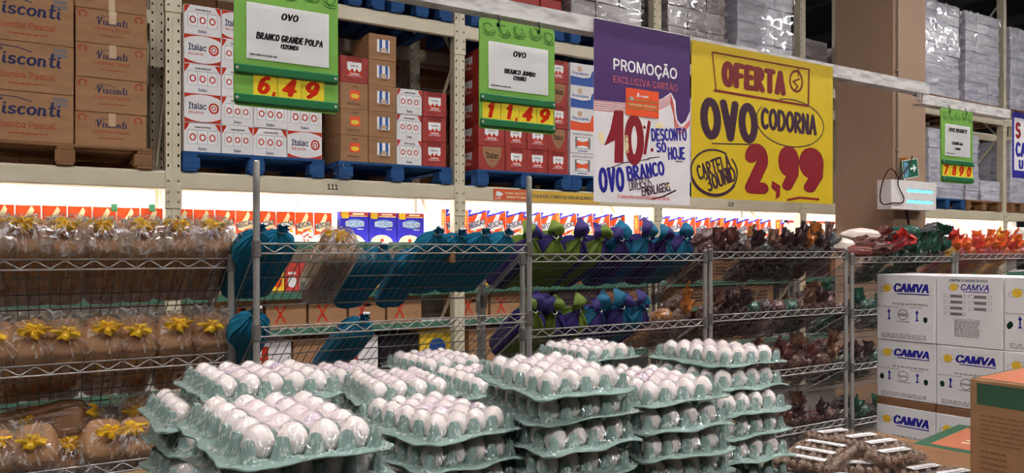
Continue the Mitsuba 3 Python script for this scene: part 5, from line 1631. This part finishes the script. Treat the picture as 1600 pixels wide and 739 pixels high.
def wz(px, py, z):
    s = (EYE - z) * FOC / (py - HOR); t = (px - 800) / FOC
    return s * (CS * t + SN), s * (CS - SN * t)
for i, (px, py, z, dg, lab) in enumerate(((1399, 703, QZ + .042, -8, 'nearest of the long row'), (1378, 689, QZ + .042, -8, 'second of the long row'), (1347, 680, QZ + .042, -8, 'third of the long row'), (1302, 673, QZ + .042, -8, 'farthest of the long row'),
                                    (1290, 692, QZ + .042, -72, 'farthest of the turned three'), (1273, 703, QZ + .042, -72, 'middle of the turned three'), (1258, 714, QZ + .042, -72, 'nearest of the turned three'),
                                    (1445, 729, QZ + .0, -8, 'before the long row'), (1492, 737, QZ + .0, -8, 'beside the brown carton'))):
    x, y = wz(px, py, z + .038)
    quail_pack(f'clear pack of speckled quail eggs with a white label, {lab}', x, y, z, dg)
for px, py in ((1262, 733), (1305, 741), (1350, 752)):
    x, y = wz(px, py, QZ + .038)
    quail_pack('clear pack of speckled quail eggs at the lower frame edge, turned towards the egg trays', x, y, QZ, -40)
# the packs that carry the upper ones
for i, (px, py, dg) in enumerate(((1385, 715, -8), (1330, 690, -8), (1285, 712, -72), (1340, 722, -40))):
    x, y = wz(px, py, QZ + .038)
    quail_pack('clear pack of speckled quail eggs, under the long row', x, y, QZ, dg)

# ------------------------------------------------------------------ white egg cartons
@memo
def egg_carton_print(w, h, kind):
    p = []
    if kind == 'table':
        p += [('heading', typed('CONTÉM 15 DÚZIAS DE OVOS', w * .2, h * .92, w * .78, h * .965), 'navy_print'), ('logo', typed('CAMVA', w * .38, h * .8, w * .8, h * .89, slant=.2), 'ink_blue'),
              ('underline', slab(rect(w * .42, h * .775, w * .8, h * .785)), 'ink_blue'), ('emblem', slab(disc(w * .27, h * .84, w * .06)), 'yellow_print'), ('emblem_ring', slab(affinity.rotate(ring(w * .27, h * .84, w * .08, w * .035, .0015), 20)), 'midgrey_print'),
              ('check_box', slab(unary_union([rect(w * .12, h * (.69 - .085 * i), w * .45, h * (.735 - .085 * i)).difference(rect(w * .125, h * (.694 - .085 * i), w * .445, h * (.731 - .085 * i))) for i in range(4)] + [rect(w * .5, h * (.69 - .085 * i), w * .84, h * (.735 - .085 * i)).difference(rect(w * .505, h * (.694 - .085 * i), w * .835, h * (.731 - .085 * i))) for i in range(3)])), 'grey_print'),
              ('check_text', slab(unary_union([rect(w * .22, h * (.695 - .085 * i), w * .4, h * (.73 - .085 * i)) for i in range(4)] + [rect(w * .58, h * (.695 - .085 * i), w * .76, h * (.73 - .085 * i)) for i in range(3)])), 'midgrey_print'),
              ('chart', slab(unary_union([lines(w * .28, h * .14, w * .66, h * .38, 9, .45, 6), rect(w * .27, h * .385, w * .68, h * .39)])), 'midgrey_print')]
        return tuple(p)
    p += [('logo', cat([moved(typed('CAMVA', w * .3, h * .74, w * .88, h * .87, slant=.2), (dx, 0, 0)) for dx in (0, .0025, .005)]), 'ink_blue'), ('underline', slab(rect(w * .36, h * .705, w * .9, h * .72)), 'ink_blue'),
          ('emblem', slab(disc(w * .18, h * .79, w * .07)), 'yellow_print'), ('emblem_ring', slab(affinity.rotate(ring(w * .17, h * .79, w * .12, w * .05, .0018), 20)), 'grey_print'), ('emblem_figure', moved(slab(unary_union([ring(w * .165, h * .795, w * .018, w * .018, .002), ring(w * .195, h * .795, w * .018, w * .018, .002)])), (0, 0, .0007)), 'sticker_yellow'),
          ('date_stamp', slab(lines(w * .28, h * .545, w * .88, h * .575, 1, .9, 4)), 'grey_print'), ('small_print', slab(unary_union([lines(w * .02, h * .505, w * .4, h * .52, 1, .8, 5), lines(w * .58, h * .505, w * .8, h * .52, 1, .8, 6), lines(w * .08, h * .04, w * .85, h * .12, 3, .5, 7)])), 'grey_print'),
          ('arrow', slab(unary_union([unary_union([rect(w * x - .003, h * .32, w * x + .003, h * .44), Polygon([(w * x - .009, h * .43), (w * x + .009, h * .43), (w * x, h * .48)]), rect(w * x - .008, h * .315, w * x + .008, h * .335)]) for x in (.22, .7)])), 'ink_blue'),
          ('seal', slab(unary_union([ring(w * .46, h * .4, w * .085, w * .085, .003), lines(w * .39, h * .38, w * .53, h * .42, 2, .6, 8), rect(w * .35, h * .29, w * .57, h * .3)])), 'midgrey_print')]
    if kind != 'plain':
        p.append(('hand_hole', slab(disc(w * (.84 if 'r' in kind else .07), h * .34, w * .035, w * .05)), 'dark_hole'))
    if 'l' in kind:
        p.append(('hand_hole', slab(disc(w * .09, h * .36, w * .035, w * .05)), 'dark_hole'))
    return tuple(p)


A_, B_ = np.array([3.664, 2.407]), np.array([3.726, 1.819])
run = (B_ - A_); dg = math.degrees(math.atan2(run[1], run[0])); run = run / np.linalg.norm(run)
CW, CHT = .294, .335
pl = pallet(3.70, 1.02, 0, 1.0, 1.4, 'wood', 'wooden pallet on the floor under the white egg cartons')
for row in range(4):
    for c in range(4):
        zc = (1.144, .852, .479, .144)[row]
        hh = (.335, .292, .335, .335)[row]
        kind = 'table' if (row, c) == (0, 1) else 'r' if (row, c) == (0, 0) else 'rl' if row == 1 else 'l'
        o = A_ + run * CW * c
        if c == 3 and row == 3:
            pass
        k = carton('egg_carton', f'white egg carton with blue lettering, {["topmost", "second", "third", "lowest"][row]} row, {firsts[c]} from the wire rack', 'carton', 'white egg cartons', o[0] + R.uniform(-.004, .004), o[1], zc, CW - .004, .36, hh - .002, 'white_card', egg_carton_print(CW - .004, hh - .002, kind), deg=dg + R.uniform(-1, 1))
        if row == 2:
            part(k, 'open_flap', bx(CW - .006, .02, .037, .002), 'card_dark', yaw(o[0], o[1], zc + hh - .002, dg), label='brown edge of an opened flap')

# ------------------------------------------------------------------ brown cartons at the lower right
def brown_carton(label, x, y, z, w, d, h, deg, printed):
    k = thing('brown_carton', label, 'carton')
    F_ = yaw(x, y, z, deg)
    part(k, 'body', bx(w, d, h, .004), 'card', F_)
    TF = F_ @ tr(0, 0, h + .0004)
    part(k, 'green_border', slab(rect(.006, .006, w - .006, d - .006).difference(rect(.05, .05, w - .05, d - .05)), .0005), 'green_print', TF)
    pm = .012 if printed else .055
    part(k, 'orange_panel', slab(rect(pm, pm, w - pm, d - pm), .0009), 'orange_card' if 'orange_card' in M else 'sticker_red', TF)
    part(k, 'small_print', slab(lines(w * .25, d * .3, w * .75, d * .7, 4, .5, 5), .0004), 'tape', TF @ tr(0, 0, .0009))
    if printed:
        FF = fr(F_[:3, 3] - F_[:3, 1] * .0005, F_[:3, 0], [0, 0, 1])
        part(k, 'green_band', slab(rect(.02, h - .075, w, h - .012), .0005), 'green_print', FF)
        part(k, 'band_lettering', cat([typed('ELABORADO / INDÚSTRIA', .15, h - .038, w - .03, h - .022), typed('BRASILEIRA', .28, h - .064, .46, h - .047)]), 'grey_print', FF @ tr(0, 0, .0006))
        part(k, 'small_print', slab(unary_union([lines(.03, h * .45, .2, h * .72, 7, .25, 3), lines(.03, h * .12, .1, h * .42, 6, .35, 5)]), .0005), 'card_dark', FF)
    return k
brown_carton('large brown carton with a green band, at the right frame edge before the white cartons', 2.366, 1.253, .878, .62, .45, .34, -86, True)
brown_carton('low brown carton with an orange panel and green border on top, beside the quail eggs', 2.83, 1.72, QZ - .26, .5, .5, .26, -80, False)
